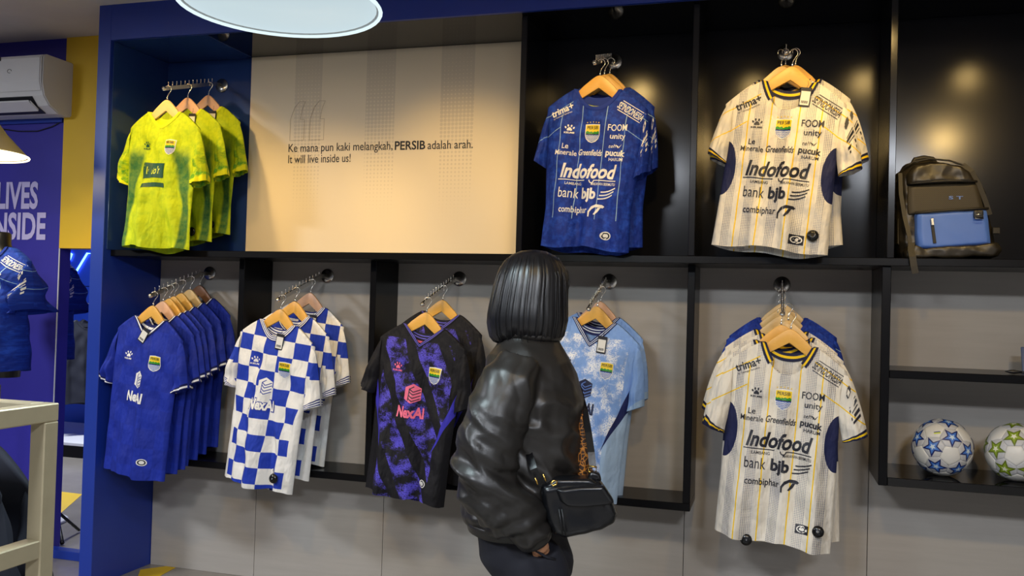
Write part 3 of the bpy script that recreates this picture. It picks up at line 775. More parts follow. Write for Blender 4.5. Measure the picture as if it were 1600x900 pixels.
def stack(X, zw, key, ys, name, where, woods, rolls, yaws, rodlabel, group, tags=(), secs=None, fulls=1, keys=None, names=None, extra=(), dx=()):
    zf = rod(X, zw, rodlabel)
    for i, Y in enumerate(ys):
        o = 'front' if i == 0 else ('rearmost' if i == len(ys)-1 else ORD[i])
        nm = names[i] if names else name
        pos = f'{o} one {where}' if i in (0, len(ys)-1) else f'{o} from front {where}'
        put_jersey(keys[i] if keys else key, X+(dx[i] if i < len(dx) else 0), Y, zf(Y), f'{nm}, {pos}', f'wooden hanger of the {o} jersey {where}' if i in (0, len(ys)-1) else f'wooden hanger of the {o} jersey from the front {where}', group,
                   woods[i % len(woods)], rolls[i % len(rolls)], yaws[i % len(yaws)], i < fulls, tags[i] if i < len(tags) else None, (secs or {}).get(i), extra, 1.0 if i == 0 or len(ys) < 3 else .75)
stack(-2.789, 1.524, 'royal', [3.53, 3.60, 3.645, 3.68, 3.735, 3.80, 3.875], 'royal blue white-collared jersey', 'beside the blue partition', [0,2,0,0,0,1,3], [6,5,4,5,4,4,3], [9,8,10,8,9,8,8],
      'chrome rod carrying the royal blue jerseys', 'royal blue jerseys', tags=[(.012, -.175, .45)])
stack(-2.115, 1.522, 'check', [3.54, 3.66, 3.80], 'blue and white checked jersey', 'next to the royal blue ones', [0,0,2], [7,6,6], [8,8,8],
      'chrome rod carrying the checked jerseys', 'checked jerseys', tags=[(.045, -.170, .05), None, (.05, -.165, 0)], secs={0: (.13, -.80)}, extra=('crest',))
stack(-1.423, 1.520, 'black', [3.565, 3.75], 'black and purple mottled jersey', 'left of the woman', [0,0], [6,4], [6,8],
      'chrome rod carrying the black and purple jerseys', 'black and purple jerseys')
stack(-.708, 1.520, 'sky', [3.715, 3.785], 'light blue jersey with navy side wedge', 'right of the woman', [0,2], [6,5], [12,14],
      'chrome rod carrying the light blue jerseys', 'light blue jerseys', tags=[(.055, -.185, .02)])
stack(.035, 1.521, 'white', [3.50, 3.545, 3.60, 3.66, 3.75, 3.82], 'white jersey', 'in the open lower bay', [0,0,1,1,1,1], [4,-1,3,1,1,-1], [6,-4,8,0,-3,3],
      'chrome rod carrying the lower white jerseys', 'white and blue jerseys in the open bay', keys=['white']*4+['bluehome']*2, names=['white navy-collared jersey']*4+['plain blue jersey']*2,
      secs={0: (.165, -.785), 1: (-.13, -.872)}, dx=(.036, -.004, .026, .0))
stack(-2.755, 2.495, 'green', [3.53, 3.68, 3.845], 'lime green jersey', 'in the upper left bay', [1,2,2], [3,2,3], [6,6,6],
      'chrome rod carrying the lime green jerseys', 'lime green jerseys', tags=[None, (.055, -.150, 0), (.055, -.150, 0)], secs={1: (.10, -.72), 2: (.10, -.72)}, extra=('crest',))
stack(-.710, 2.513, 'blue', [3.555, 3.62, 3.685], 'bright blue sponsor-covered jersey', 'beside the quote board', [0,0,0], [4,1,5], [5,-2,9],
      'chrome rod carrying the upper blue jerseys', 'upper blue jerseys', extra=('sleeve_print',), dx=(.018, .020, .034))
stack(.028, 2.514, 'whitetop', [3.505, 3.57, 3.63, 3.69], 'white pinstriped jersey', 'in the upper bay by the backpack', [0,1,0,0], [6,-2,3,0], [5,-5,6,0],
      'chrome rod carrying the upper white jerseys', 'upper white jerseys', tags=[(.065, -.150, .04)], secs={0: (.155, -.70)}, extra=('sleeve_print',), dx=(.030, -.018, .040, .0))

# ------------------------------------------------------------------ lamps
m_can = plain('black_lamp_can', srgb(24,24,26), .4)
m_lens = emis('warm_lamp_lens', (1.0, .70, .30, 1), 14)
m_diff = emis('fill_panel_diffuser', (.85, .92, 1.0, 1), 3.0)
def aim(o, d):
    o.rotation_euler = Vector(d).to_track_quat('-Z', 'Y').to_euler()
can_me = lathe_me('lamp_can', [(0, .10), (.030, .10), (.036, .095), (.036, -.02), (.031, -.025), (.030, -.010), (0, -.008)], m_can, 20)
lens_me = lathe_me('lamp_lens', [(0, -.0125), (.028, -.0125), (.029, -.009), (0, -.0085)], m_lens, 20)
stem_me = tube_me('lamp_stem', [(0,0,0), (0,0,.12)], .008, m_can)
base_me = lathe_me('lamp_base', [(0, .10), (.045, .10), (.045, .125), (0, .125)], m_can, 20)
def spot(X, Y, tx, tz, label, watt=SPOT_W, size=62, ty=WALL):
    t = thing('track_spotlight', label, 'spotlight', (X, Y, CEIL-.126), group='ceiling spotlights')
    d = Vector((tx-X, ty-Y, tz-(CEIL-.126)))
    h = link('lamp_can', can_me, t); aim(h, d)
    link('lamp_lens', lens_me, h); link('lamp_base', base_me, t)
    link('lamp_stem', stem_me, t)
    l = bpy.data.lights.new('spot_beam', 'SPOT'); l.energy = watt; l.color = SPOT_COL; l.spot_size = math.radians(size); l.spot_blend = .9; l.shadow_soft_size = .05
    o = bpy.data.objects.new('spot_beam', l); COL.objects.link(o); o.parent = h; o.location = (0, 0, -.03)
SPOTS = [(-2.75, 2.80, -2.80, 1.75), (-2.10, 2.80, -2.15, 1.45), (-1.40, 2.75, -1.45, 1.65), (-.75, 2.80, -.72, 1.75), (-.137, 2.86, 0.0, 1.7), (.44, 2.86, .25, 1.7), (.933, 2.87, .80, 1.7), (1.65, 2.8, 1.5, 1.6)]
for i, (X, Y, tx, tz) in enumerate(SPOTS):
    spot(X, Y, tx, tz, 'small black ceiling spotlight aimed at the display wall', SPOT_W*(.50 if X > -.9 else 1.0))
for i, (X, tx) in enumerate(((-2.6, -2.5), (-1.3, -1.4), (-.1, -.3), (1.14, .5))):
    spot(X, 1.0, tx, 1.1, 'small black ceiling spotlight aimed at the display wall', SPOT_W*.9, 60)
def fill_panel(X, Y, label, watt=FILL_W):  # ceiling panels added out of view to give fill light
    t = thing('ceiling_fill_panel', label, 'fill light', (X, Y, CEIL-.03), group='added ceiling fill panels')
    box('frame', -.31, .31, -.31, .31, 0, .03, m_white, t)
    box('diffuser', -.285, .285, -.285, .285, -.004, .0, m_diff, t, bev=0)
    l = bpy.data.lights.new('fill_glow', 'AREA'); l.energy = watt; l.color = FILL_COL; l.size = .56
    o = bpy.data.objects.new('fill_glow', l); COL.objects.link(o); o.parent = t; o.location = (0, 0, -.012)
for X, Y, lb in ((-1.2, -.9, 'added ceiling fill panel behind the camera on the left'), (1.0, -.9, 'added ceiling fill panel behind the camera on the right'), (-4.6, .9, 'added ceiling fill panel over the left shop floor'), (-5.6, 5.6, 'added ceiling fill panel in the room beyond the opening')):
    fill_panel(X, Y, lb)
m_shade_w = plain('white_enamel_shade', srgb(222,228,228), .4, vary=.02)
m_shade_c = plain('cream_enamel_shade', srgb(208,188,140), .45, vary=.02)
def pendant(X, Y, Z, R, label, shade, watt, col, glow, cone=.55):
    t = thing('pendant_lamp', label, 'pendant lamp', (X, Y, Z))
    H = R*cone*2
    prof = [(R, 0), (R*.985, .006), (R*.62, H*.34), (R*.22, H*.80), (.03, H*.98), (.026, H*1.0), (.022, H*.97), (R*.20, H*.76), (R*.60, H*.30), (R*.96, .004)]
    n = 48; rings = [[(r*math.cos(2*PI*k/n), r*math.sin(2*PI*k/n), h) for k in range(n)] for r, h in prof]+[[(R*math.cos(2*PI*k/n), R*math.sin(2*PI*k/n), 0) for k in range(n)]]
    link('shade', loft('shade', rings, shade, caps=False), t)
    link('rim', tube_me('rim', [(R*math.cos(2*PI*k/n), R*math.sin(2*PI*k/n), 0) for k in range(n)], .0045, emis('pendant_rim_'+label.split()[0], (*col, 1), glow*1.5), 6, True), t)
    link('diffuser', lathe_me('diffuser', [(0, .004), (R*.965, .004), (R*.967, .008), (0, .010)], emis('pendant_diffuser_'+label.split()[0], (*col, 1), glow), 48), t)
    tube('cord', [(0, 0, H), (0, 0, CEIL-Z-.02)], .004, m_can, t, 6)
    link('ceiling_rose', lathe_me('ceiling_rose', [(0, 0), (.05, 0), (.05, -.02), (.03, -.03), (0, -.03)], m_white, 24), t, (0, 0, CEIL-Z))
    l = bpy.data.lights.new('pendant_glow', 'AREA'); l.shape = 'DISK'; l.size = R*1.8; l.energy = watt; l.color = col
    o = bpy.data.objects.new('pendant_glow', l); COL.objects.link(o); o.parent = t; o.location = (0, 0, -.004)
pendant(-1.078, 1.752, 2.060, .224, 'large white pendant lamp hanging above the woman, seen from below', m_shade_w, PEND_W, (.74, .91, .97), .62)
pendant(-3.50, 3.14, 2.018, .24, 'cream cone pendant lamp below the air conditioner at the left edge', m_shade_c, 5.0, (1.0, .86, .55), 2.0, .62)

# ------------------------------------------------------------------ air conditioner and cable
ac = thing('air_conditioner', 'white split air conditioner mounted high on the blue wall', 'air conditioner', (-4.13, WALL, 2.36))
def profx(name, prof, x0, x1, mat, parent, smooth=True):
    rings = [[(x, y, z) for y, z in prof] for x in (x0, x1)]
    me = loft(name, rings, mat, True, False); bm = bmesh.new(); bm.from_mesh(me); bmesh.ops.recalc_face_normals(bm, faces=bm.faces)
    ed = [e for e in bm.edges if abs(e.verts[0].co.x-e.verts[1].co.x) < 1e-6]
    bmesh.ops.bevel(bm, geom=ed, offset=.006, segments=2, affect='EDGES'); bm.to_mesh(me); bm.free()
    return link(name, me, parent)
profx('body', [(0, 0), (-.10, .0), (-.165, .030), (-.205, .075), (-.222, .14), (-.222, .27), (-.212, .288), (-.19, .296), (0, .296)], -.44, .44, m_white, ac)
profx('front_cover', [(-.216, .10), (-.231, .145), (-.231, .270), (-.222, .285), (-.215, .285), (-.215, .12)], -.435, .435, m_white, ac)
profx('air_outlet', [(-.11, .001), (-.168, .027), (-.203, .070), (-.206, .080), (-.16, .06), (-.11, .02)], -.37, .37, m_greyplastic, ac)
profx('vane', [(-.150, .006), (-.215, .044), (-.219, .050), (-.150, .012)], -.36, .36, m_white, ac)
box('sensor_mark', .15, .175, -.2335, -.231, .262, .282, m_greyplastic, ac, bev=0)
link('logo_mark', tube_me('logo_mark', [(.235+.013*math.cos(a), -.2322, .205+.010*math.sin(a)) for a in [i*PI/8 for i in range(14)]], .0012, m_greyplastic, 5), ac)
cb = tube('power_cable', [(-3.75, WALL-.006, 2.345), (-3.82, WALL-.006, 2.315), (-3.92, WALL-.006, 2.292), (-4.05, WALL-.006, 2.295), (-4.19, WALL-.006, 2.315), (-4.5, WALL-.006, 2.31)], .003, m_can)
tag(cb, 'thin dark cable sagging along the blue wall under the air conditioner', 'cable')

# ------------------------------------------------------------------ mannequin
mq = thing('mannequin', 'black headless mannequin torso on a stand in front of the slogan wall', 'mannequin', (-3.70, 3.50, 0), (0, 0, .12))
m_mann = plain('black_mannequin', srgb(22,20,20), .3)
def ell(cx, cy, z, rx, ry, n=28, tx=0, ty=0): return [(cx+rx*math.cos(2*PI*k/n), cy+ry*math.sin(2*PI*k/n), z+tx*math.cos(2*PI*k/n)+ty*math.sin(2*PI*k/n)) for k in range(n)]
link('torso', loft('torso', [ell(0,0,.98,.14,.09), ell(0,0,1.15,.15,.10), ell(0,0,1.35,.165,.11), ell(0,0,1.48,.17,.10), ell(0,0,1.55,.13,.08), ell(0,.005,1.59,.075,.065), ell(0,.005,1.64,.058,.060), ell(0,.005,1.685,.058,.060), ell(0,.005,1.695,.050,.052)], m_mann), mq)
tube('pole', [(0,0,.02), (0,0,1.0)], .016, m_steel, mq, 12)
link('base_plate', lathe_me('base_plate', [(0, 0), (.17, 0), (.17, .012), (.16, .018), (0, .018)], m_white, 36), mq)
mj = thing('football_jersey', 'bright blue jersey worn by the black mannequin', 'jersey', (-3.70, 3.50, 1.735), (0, 0, .12)); mj.scale = (.92, 3.3, .92)
for name, me, lab in SH['blue'].parts:
    o = link(name, me, mj)
    if lab: o['label'] = lab
mq2 = thing('mannequin', 'second black mannequin half hidden behind the blue wall', 'mannequin', (-4.28, 4.42, 0), (0, 0, .2))
for ch in list(mq.children): link(ch.name.split('.')[0], ch.data, mq2)
mk = thing('football_jersey', 'bright blue jersey on the mannequin half hidden behind the blue wall', 'jersey', (-4.28, 4.42, 1.72), (0, 0, .2)); mk.scale = (.92, 3.3, .92)
for name, me, lab in SH['blue'].parts:
    if name in CORE+('sleeve_print', 'badge'): link(name, me, mk)
sb = thing('tripod_foot_stand', 'black stand with a splayed foot on the floor by the opening', 'stand', (-3.90, 4.16, 0))
tube('foot', [(0, 0, .16), (.125, -.085, .020), (.14, -.095, .013)], [.009, .012, .012], m_can, sb); tube('pole', [(0, 0, .12), (0, 0, .62)], .010, m_can, sb)
tube('foot', [(0, 0, .16), (-.12, -.06, .012)], .009, m_can, sb); tube('foot', [(0, 0, .16), (.02, .16, .012)], .009, m_can, sb)

# ------------------------------------------------------------------ clothes rack at the left front
rk = thing('clothes_rack', 'champagne metal clothes rack with glass top in the left foreground', 'rack', (-1.22, 1.30, 0))
T = .032
def bar(name, x0, x1, y0, y1, z0, z1, mat=m_brushed): return box(name, x0, x1, y0, y1, z0, z1, mat, rk, bev=.002)
for x in (-T, -.60): 
    for y in (-T, -1.05): bar('post', x, x+T, y, y+T, 0, 1.172)
for x in (-T, -.60): bar('top_rail', x, x+T, -1.05, 0, 1.172, 1.204); bar('lower_rail', x, x+T, -1.05+T, -T, .935, .967)
for y in (-T, -1.05): bar('end_rail', -.60+T, -T, y, y+T, 1.172, 1.204)
bar('glass_top', -.60+T, -T, -1.05+T, -T, 1.186, 1.194, m_glass_top)
tube('hanging_rail', [(-.30, -1.03, 1.155), (-.30, -T, 1.155)], .010, m_steel, rk, 10)
dark_cloth = plain('dark_navy_cloth', srgb(20,24,38), .8)
st = thing('garment_stand', 'slim black garment stand behind the metal rack at the left edge', 'stand', (-1.75, 1.665, 0))
tube('post', [(0, 0, .02), (0, 0, 1.18)], .012, m_can, st, 10); tube('arm', [(0, 0, 1.172), (0, -.19, 1.172)], .009, m_can, st, 10)
link('base_plate', lathe_me('base_plate', [(0, 0), (.15, 0), (.15, .012), (.14, .02), (0, .02)], m_can, 28), st)
for i, y in enumerate((1.52, 1.60)):
    d = thing('dark_garment', ('dark navy garment at the left edge behind the metal rack, front one', 'dark navy garment at the left edge behind the metal rack, rear one')[i], 'garment', (-1.75, y, 1.183), (0, .04, -.1), 'dark garments at the left edge')
    for name, me, lab in SH['bluehome'].parts:
        if name in CORE:
            m2 = me.copy(); m2.materials.clear(); m2.materials.append(dark_cloth); link(name, m2, d)
    h = thing('coat_hanger', ('wooden hanger of the front dark garment at the left edge', 'wooden hanger of the rear dark garment at the left edge')[i], 'hanger', (-1.75, y, 1.183), (0, .04, -.1), 'stand hangers')
    link('hanger_body', HANG[0], h); link('hook', HOOK, h); link('ferrule', FER, h)

# ------------------------------------------------------------------ far shop floor (seen through the opening)
pl = thing('display_plinth', 'low black-edged white display plinth seen through the opening', 'plinth', (-6.1, 6.75, 0))
box('base', -.9, .95, -.5, .5, 0, .10, m_blackedge, pl); box('top', -.9, .95, -.5, .5, .10, .125, m_white, pl)
struct(box('wall_divider', -8.4, -5.2, 7.40, 7.46, 0, 2.5, m_blue, bev=.002))
ns = thing('neon_sign', 'blue neon line sign seen through the opening', 'neon sign', (-6.75, 7.395, 1.70))
m_neon = emis('blue_neon', (.06, .16, 1.0, 1), 9)
def neon(p): link('neon_tube', tube_me('neon_tube', p, .010, m_neon, 8), ns)
neon([(-.14, -.02, .12), (-.09, -.02, .10), (-.12, -.02, .03)]); neon([(-.05, -.02, -.11), (.10, -.02, .11), (.19, -.02, .11), (.24, -.02, -.12), (.50, -.02, -.12)])
box('backplate', -.30, .55, -.006, 0, -.22, .22, m_blue, ns)
rr = thing('garment_rail', 'steel garment rail with dark clothes seen through the opening', 'rail', (-5.9, 6.6, .125))
for x in (-.55, .14): tube('post', [(x, 0, 0), (x, 0, 1.20)], .022, m_steel, rr, 10)
tube('rail', [(-.55, 0, 1.18), (.50, 0, 1.18)], .016, m_steel, rr, 10); tube('rail', [(-.55, 0, .95), (.5, 0, .95)], .010, m_steel, rr, 10)
for i in range(4):
    d = thing('dark_garment', f'dark garment on the distant steel rail, {ORD[i] if i else "first"} from its left end', 'garment', (-6.38+.15*i, 6.6, 1.29), (0, 0, PI/2-.4), 'dark garments on the distant rail')
    for name, me, lab in SH['bluehome'].parts:
        if name in CORE:
            m2 = me.copy(); m2.materials.clear(); m2.materials.append(dark_cloth); link(name, m2, d)
def flat(name, pts, label, z=.0015):
    o = link(name, mesh(name, [(x, y, z) for x, y in pts]+[(x, y, 0.0002) for x, y in pts], [tuple(range(len(pts))), tuple(range(2*len(pts)-1, len(pts)-1, -1))]+[(i, len(pts)+i, len(pts)+(i+1) % len(pts), (i+1) % len(pts)) for i in range(len(pts))], m_tape))
    return tag(o, label, 'floor marking')
flat('floor_tape', [(-3.07, 3.85), (-2.99, 3.945), (-2.93, 3.945), (-2.90, 3.70), (-2.97, 3.70)], 'strip of yellow floor tape at the foot of the blue partition')
flat('floor_arrow', [(-5.1, 5.16), (-4.60, 5.14), (-4.27, 4.56), (-4.45, 4.56), (-4.72, 4.98), (-5.1, 4.98)], 'yellow floor arrow seen through the opening')

# ------------------------------------------------------------------ footballs
def ico():
    p = (1+5**.5)/2; V = []
    for a in (-1, 1):
        for b in (-p, p): V += [(0, a, b), (a, b, 0), (b, 0, a)]
    return [Vector(v).normalized() for v in V]
ICO = ico()
TRI = [(i, j, k) for i in range(12) for j in range(i+1, 12) for k in range(j+1, 12) if all((ICO[a]-ICO[b]).length < 1.2 for a, b in ((i,j),(j,k),(i,k)))]
def around(c, pts):
    u = (pts[0]-c*pts[0].dot(c)).normalized(); v = c.cross(u)
    return sorted(pts, key=lambda p: math.atan2(p.dot(v), p.dot(u)))
def panel_mesh(c, corners, R, mat):
    ring = []; K = 4
    m = len(corners)
    for i in range(m):
        for k in range(K): ring.append((corners[i].lerp(corners[(i+1) % m], k/K)))
    V = [c.normalized()*R*1.012]; F = []; n = len(ring); steps = (.35, .7, .9, .97, 1.0)
    for t in steps:
        h = 1.012-.008*t**2-(.022 if t == 1.0 else (.006 if t > .95 else 0))
        V += [c.lerp(p, t).normalized()*R*h for p in ring]
    for i in range(n): F.append((0, 1+i, 1+(i+1) % n))
    for s_ in range(len(steps)-1):
        for i in range(n): a = 1+s_*n+i; b = 1+s_*n+(i+1) % n; F.append((a, a+n, b+n, b))
    return mesh('panel', V, F, mat, True)
m_ballw = plain('ball_white_leather', srgb(214,212,206), .38, vary=.03, bump=.1, bscale=300)
m_ballg = plain('ball_textured_leather', srgb(188,188,190), .45, vary=.06, scale=160)
def star_mesh(c, R, ang, rad, mat, h):
    u = c.cross(Vector((.3,.2,.9))).normalized(); v = c.cross(u); V = [c*R*h]; K = 3; P = []
    for i in range(10):
        r = rad*(1 if i % 2 == 0 else .42); a = ang+i*PI/5; P.append((r*math.cos(a), r*math.sin(a)))
    ring = []
    for i in range(10):
        for k in range(K): ring.append((lerp(P[i][0], P[(i+1) % 10][0], k/K), lerp(P[i][1], P[(i+1) % 10][1], k/K)))
    F = []; n = len(ring)
    for t in (.5, 1.0): V += [(c+u*x*t+v*y*t).normalized()*R*h for x, y in ring]
    for i in range(n): F.append((0, 1+i, 1+(i+1) % n)); a = 1+i; b = 1+(i+1) % n; F.append((a, a+n, b+n, b))
    return mesh('star', V, F, mat, True)
def football(X, Y, Z, R, cols, label, rot):
    t = thing('football', label, 'ball', (X, Y, Z+R*1.004), rot, 'footballs on the shelf')
    C = [((ICO[i]+ICO[j]+ICO[k])/3).normalized() for i, j, k in TRI]
    for i, v in enumerate(ICO):                          # 12 plain panels
        nb = [ICO[j] for j in range(12) if j != i and (ICO[j]-v).length < 1.2]
        cs = around(v, [v.lerp(p, .36) for p in nb]); link('panel', panel_mesh(sum(cs, Vector())/5, cs, R, m_ballw), t)
    for q, (i, j, k) in enumerate(TRI):                  # 20 star panels
        c = C[q]; cs = []
        for a, b in ((i,j),(j,k),(k,i)): cs += [ICO[a].lerp(ICO[b], .36), ICO[a].lerp(ICO[b], .64)]
        cs = around(c, cs); link('panel', panel_mesh(sum(cs, Vector())/6, cs, R, m_ballg), t)
        u = c.cross(Vector((.3,.2,.9))).normalized(); vv = c.cross(u); d = ICO[i]-c*ICO[i].dot(c)
        ang = math.atan2(d.dot(vv), d.dot(u))
        for rad, mat, h, nm in ((.385, cols[0], 1.0145, 'star'), (.262, cols[1], 1.0165, 'star_centre'), (.12, cols[2], 1.0185, 'star_core')):
            me = star_mesh(c, R, ang, rad, mat, h); link(nm, me, t)
    return t
SB = [plain('star_navy', srgb(18,30,96), .4), plain('star_blue', srgb(70,120,200), .4), plain('star_pale', srgb(200,215,225), .4)]
SG = [plain('star_green_rim', srgb(96,112,20), .4), plain('star_green', srgb(136,160,44), .4), plain('star_light', srgb(225,225,205), .4)]
fb = football(.632, 3.735, .797, .107, SB, 'white football with blue stars on the lower shelf', (.35, .25, .75))
Rm = fb.rotation_euler.to_matrix().inverted(); V = []; F = []; MI = []
for r, (z0, z1) in enumerate(((0, .5), (.5, 1))):
    o_ = len(V)
    for i in range(5):
        for zz in (z0, z1):
            d_ = Vector((-.30+.055*(i-2), -.75, .60)).normalized()+Vector((0, .5, .6))*.11*(zz-.5); V.append(Rm @ (d_.normalized()*.107*1.016))
    for i in range(4): F.append((o_+2*i, o_+2*i+2, o_+2*i+3, o_+2*i+1)); MI.append(r)
link('badge', mesh('badge', V, F, [m_lprint, plain('badge_slate', srgb(92,98,140), .5)], False, None, MI), fb)
football(.885, 3.735, .797, .107, SG, 'white football with olive green stars at the right edge', (.1, .2, .3))
dk = thing('dark_cable_end', 'small dark cable end lying on the middle shelf at the right edge', 'cable', (.86, 3.66, 1.198))
link('tip', loft('tip', [[(x, r*math.cos(2*PI*k/10), .010+r*.9*math.sin(2*PI*k/10)) for k in range(10)] for x, r in ((-.035,.001),(-.02,.007),(-.005,.009),(.01,.006),(.02,.004))], m_can), dk)
tube('lead', [(.015, 0, .010), (.08, .01, .008), (.2, .05, .006), (.32, .10, .006)], .0045, m_can, dk)
lg = link('leaning_print', box_me('leaning_print', -.14, .14, -.004, .004, 0, .10, plain('blue_grey_print', srgb(70,84,120), .4)), None, (1.055, 3.80, 1.199), (-.25, 0, .05)); tag(lg, 'blue-grey card leaning on the middle shelf at the right edge', 'card')

def ribbon(name, pts, w_, mat, parent, th=.002, nrm=(0,-1,0)):
    pts = [Vector(p) for p in pts]; rings = []
    for i, p in enumerate(pts):
        t = (pts[min(i+1, len(pts)-1)]-pts[max(i-1, 0)]).normalized(); s_ = t.cross(Vector(nrm)).normalized(); u = s_.cross(t).normalized()
        rings.append([p+s_*w_/2+u*th, p-s_*w_/2+u*th, p-s_*w_/2-u*th, p+s_*w_/2-u*th])
    return link(name, loft(name, rings, mat, True, False), parent)

# ------------------------------------------------------------------ woman in a black leather jacket
def oval(c, rx, ry, n=24, z=None, tilt=0):
    return [(c[0]+rx*math.cos(2*PI*k/n), c[1]+ry*math.sin(2*PI*k/n), c[2]+tilt*math.cos(2*PI*k/n)) for k in range(n)]
def limb_rings(pts, n=18):
    """pts: (x,y,z,r) -> rings square to the path"""
    out = []; V = [Vector(p[:3]) for p in pts]; up = None
    for i, p in enumerate(pts):
        t = (V[min(i+1, len(V)-1)]-V[max(i-1, 0)]).normalized()
        if up is None: up = Vector((0,1,0)) if abs(t.y) < .9 else Vector((1,0,0))
        s_ = t.cross(up).normalized(); up = s_.cross(t).normalized()
        out.append([V[i]+(s_*math.cos(2*PI*k/n)+up*math.sin(2*PI*k/n))*p[3] for k in range(n)])
    return out
def blob(name, lofts, voxel, smooth, mat, disp=None):
    """closed lofts fused into one continuous skin"""
    bm = bmesh.new()
    for rings in lofts:
        n = len(rings[0]); vs = [[bm.verts.new(p) for p in r] for r in rings]
        for a, b in zip(vs, vs[1:]):
            for k in range(n): bm.faces.new((a[k], a[(k+1) % n], b[(k+1) % n], b[k]))
        bm.faces.new(list(reversed(vs[0]))); bm.faces.new(vs[-1])
    bmesh.ops.recalc_face_normals(bm, faces=bm.faces)
    me = bpy.data.meshes.new(name); bm.to_mesh(me); bm.free()
    o = bpy.data.objects.new(name, me); COL.objects.link(o)
    md = o.modifiers.new('fuse', 'REMESH'); md.mode = 'VOXEL'; md.voxel_size = voxel
    if smooth:
        sm = o.modifiers.new('soft', 'SMOOTH'); sm.factor = .5; sm.iterations = smooth
    dg = bpy.context.evaluated_depsgraph_get(); dg.update()
    m2 = bpy.data.meshes.new_from_object(o.evaluated_get(dg)); bpy.data.objects.remove(o)
    m2.name = name
    if disp:
        nr = [v.normal.copy() for v in m2.vertices]
        for v, nn in zip(m2.vertices, nr): v.co += nn*disp(v.co)
    m2.materials.clear(); m2.materials.append(mat); m2.polygons.foreach_set('use_smooth', [True]*len(m2.polygons)); m2.update()
    return m2
m_skin = plain('warm_brown_skin', srgb(186,132,96), .5, vary=.05, scale=30)
def leather():
    g = G('black_leather'); o = g.obj(); n = g.noise(o, 240, 3); n2 = g.noise(o, 5, 3)
    g.bump(n, .10, .002); return g.out(g.mix(n2, srgb(24,22,21), srgb(40,37,34)), g.m('ADD', .30, g.m('MULTIPLY', n2, .18)), 0, .55)
m_leather = leather()
m_trous = plain('dark_navy_trousers', srgb(18,19,30), .8, vary=.1, bump=.2, bscale=20)
def hairm():
    g = G('black_hair'); o = g.obj(); n = g.noise(o, 60, 4, .6, (1,1,.05))
    g.bump(n, .22, .004); return g.out(g.mix(n, srgb(8,8,10), srgb(24,23,26)), .36, 0, .6, Anisotropic=.4)
m_hair = hairm()
pe_loc = (-.719, 2.61, 0)
arm_near = [(-.020,-.150,1.235,.062), (-.045,-.185,1.185,.076), (-.078,-.215,1.10,.083), (-.105,-.228,1.00,.082), (-.112,-.230,.93,.080), (-.085,-.230,.875,.078), (-.035,-.222,.825,.071), (.012,-.208,.782,.060), (.034,-.200,.757,.052)]
arm_far = [(.01,.150,1.235,.060), (.012,.19,1.16,.074), (.015,.205,1.05,.072), (.030,.205,.95,.066), (.060,.195,.86,.056), (.075,.19,.80,.048)]
# body: one continuous skin (head with face, neck, torso, arms, legs, hands)
fx = Vector((.50, .866, 0)); fs = Vector((.866, -.50, 0)); HC = Vector((.012, .012, 1.445))
def hp(f, s_, z): return HC+fx*f+fs*s_+Vector((0, 0, z))
head = [[hp(fo+ra*math.cos(2*PI*k/24), rb*math.sin(2*PI*k/24), z) for k in range(24)] for z, fo, ra, rb in ((-.125,.045,.030,.028),(-.112,.040,.052,.046),(-.085,.026,.072,.058),(-.05,.016,.086,.066),(-.01,.008,.094,.072),(.03,.004,.096,.075),(.065,0,.088,.070),(.09,-.004,.068,.055),(.105,-.006,.036,.030))]
nose = [[hp(.098+.012*t+.006*math.cos(2*PI*k/10), (.006+.007*t)*math.sin(2*PI*k/10), .015-.05*t+.004*math.cos(2*PI*k/10)) for k in range(10)] for t in (0, .4, .8, 1.0)]
lips = [limb_rings([tuple(hp(.084, -.022, -.073))+(.004,), tuple(hp(.093, -.008, -.070))+(.008,), tuple(hp(.093, .008, -.070))+(.008,), tuple(hp(.084, .022, -.073))+(.004,)], 8)]
brow = [limb_rings([tuple(hp(.076, sg*.046, .026))+(.006,), tuple(hp(.090, sg*.026, .030))+(.008,), tuple(hp(.094, sg*.010, .026))+(.006,)], 8) for sg in (-1, 1)]
ears = [limb_rings([tuple(hp(-.005, sg*.070, .03))+(.010,), tuple(hp(-.012, sg*.079, .01))+(.013,), tuple(hp(-.006, sg*.072, -.03))+(.008,)], 8) for sg in (-1, 1)]
def hand(w0, d, side, curl):
    """palm and five fingers; w0 wrist point, d pointing direction, side thumb direction"""
    w0, d, side = Vector(w0), Vector(d).normalized(), Vector(side).normalized(); out = []
    nrm = d.cross(side).normalized()
    out.append([[w0+d*t+side*(a*math.cos(2*PI*k/14))+nrm*(b*math.sin(2*PI*k/14)) for k in range(14)] for t, a, b in ((-.03,.024,.020),(0,.026,.019),(.03,.036,.017),(.06,.040,.015),(.085,.038,.012))])
    for i, (o_, L) in enumerate(((.028,.066),(.009,.075),(-.010,.070),(-.028,.056))):
        p0 = w0+d*.075+side*o_; p1 = p0+d*L*.45+nrm*curl*.3*L; p2 = p1+d*L*.32+nrm*curl*.6*L; p3 = p2+d*L*.16+nrm*curl*.7*L
        out.append(limb_rings([tuple(p0)+(.0092,), tuple(p1)+(.0086,), tuple(p2)+(.0078,), tuple(p3)+(.0055,)], 8))
    p0 = w0+d*.018+side*.026; p1 = p0+side*.026+d*.026; p2 = p1+side*.006+d*.026; p3 = p2+d*.018
    out.append(limb_rings([tuple(p0)+(.012,), tuple(p1)+(.0105,), tuple(p2)+(.0095,), tuple(p3)+(.006,)], 8))
    return out
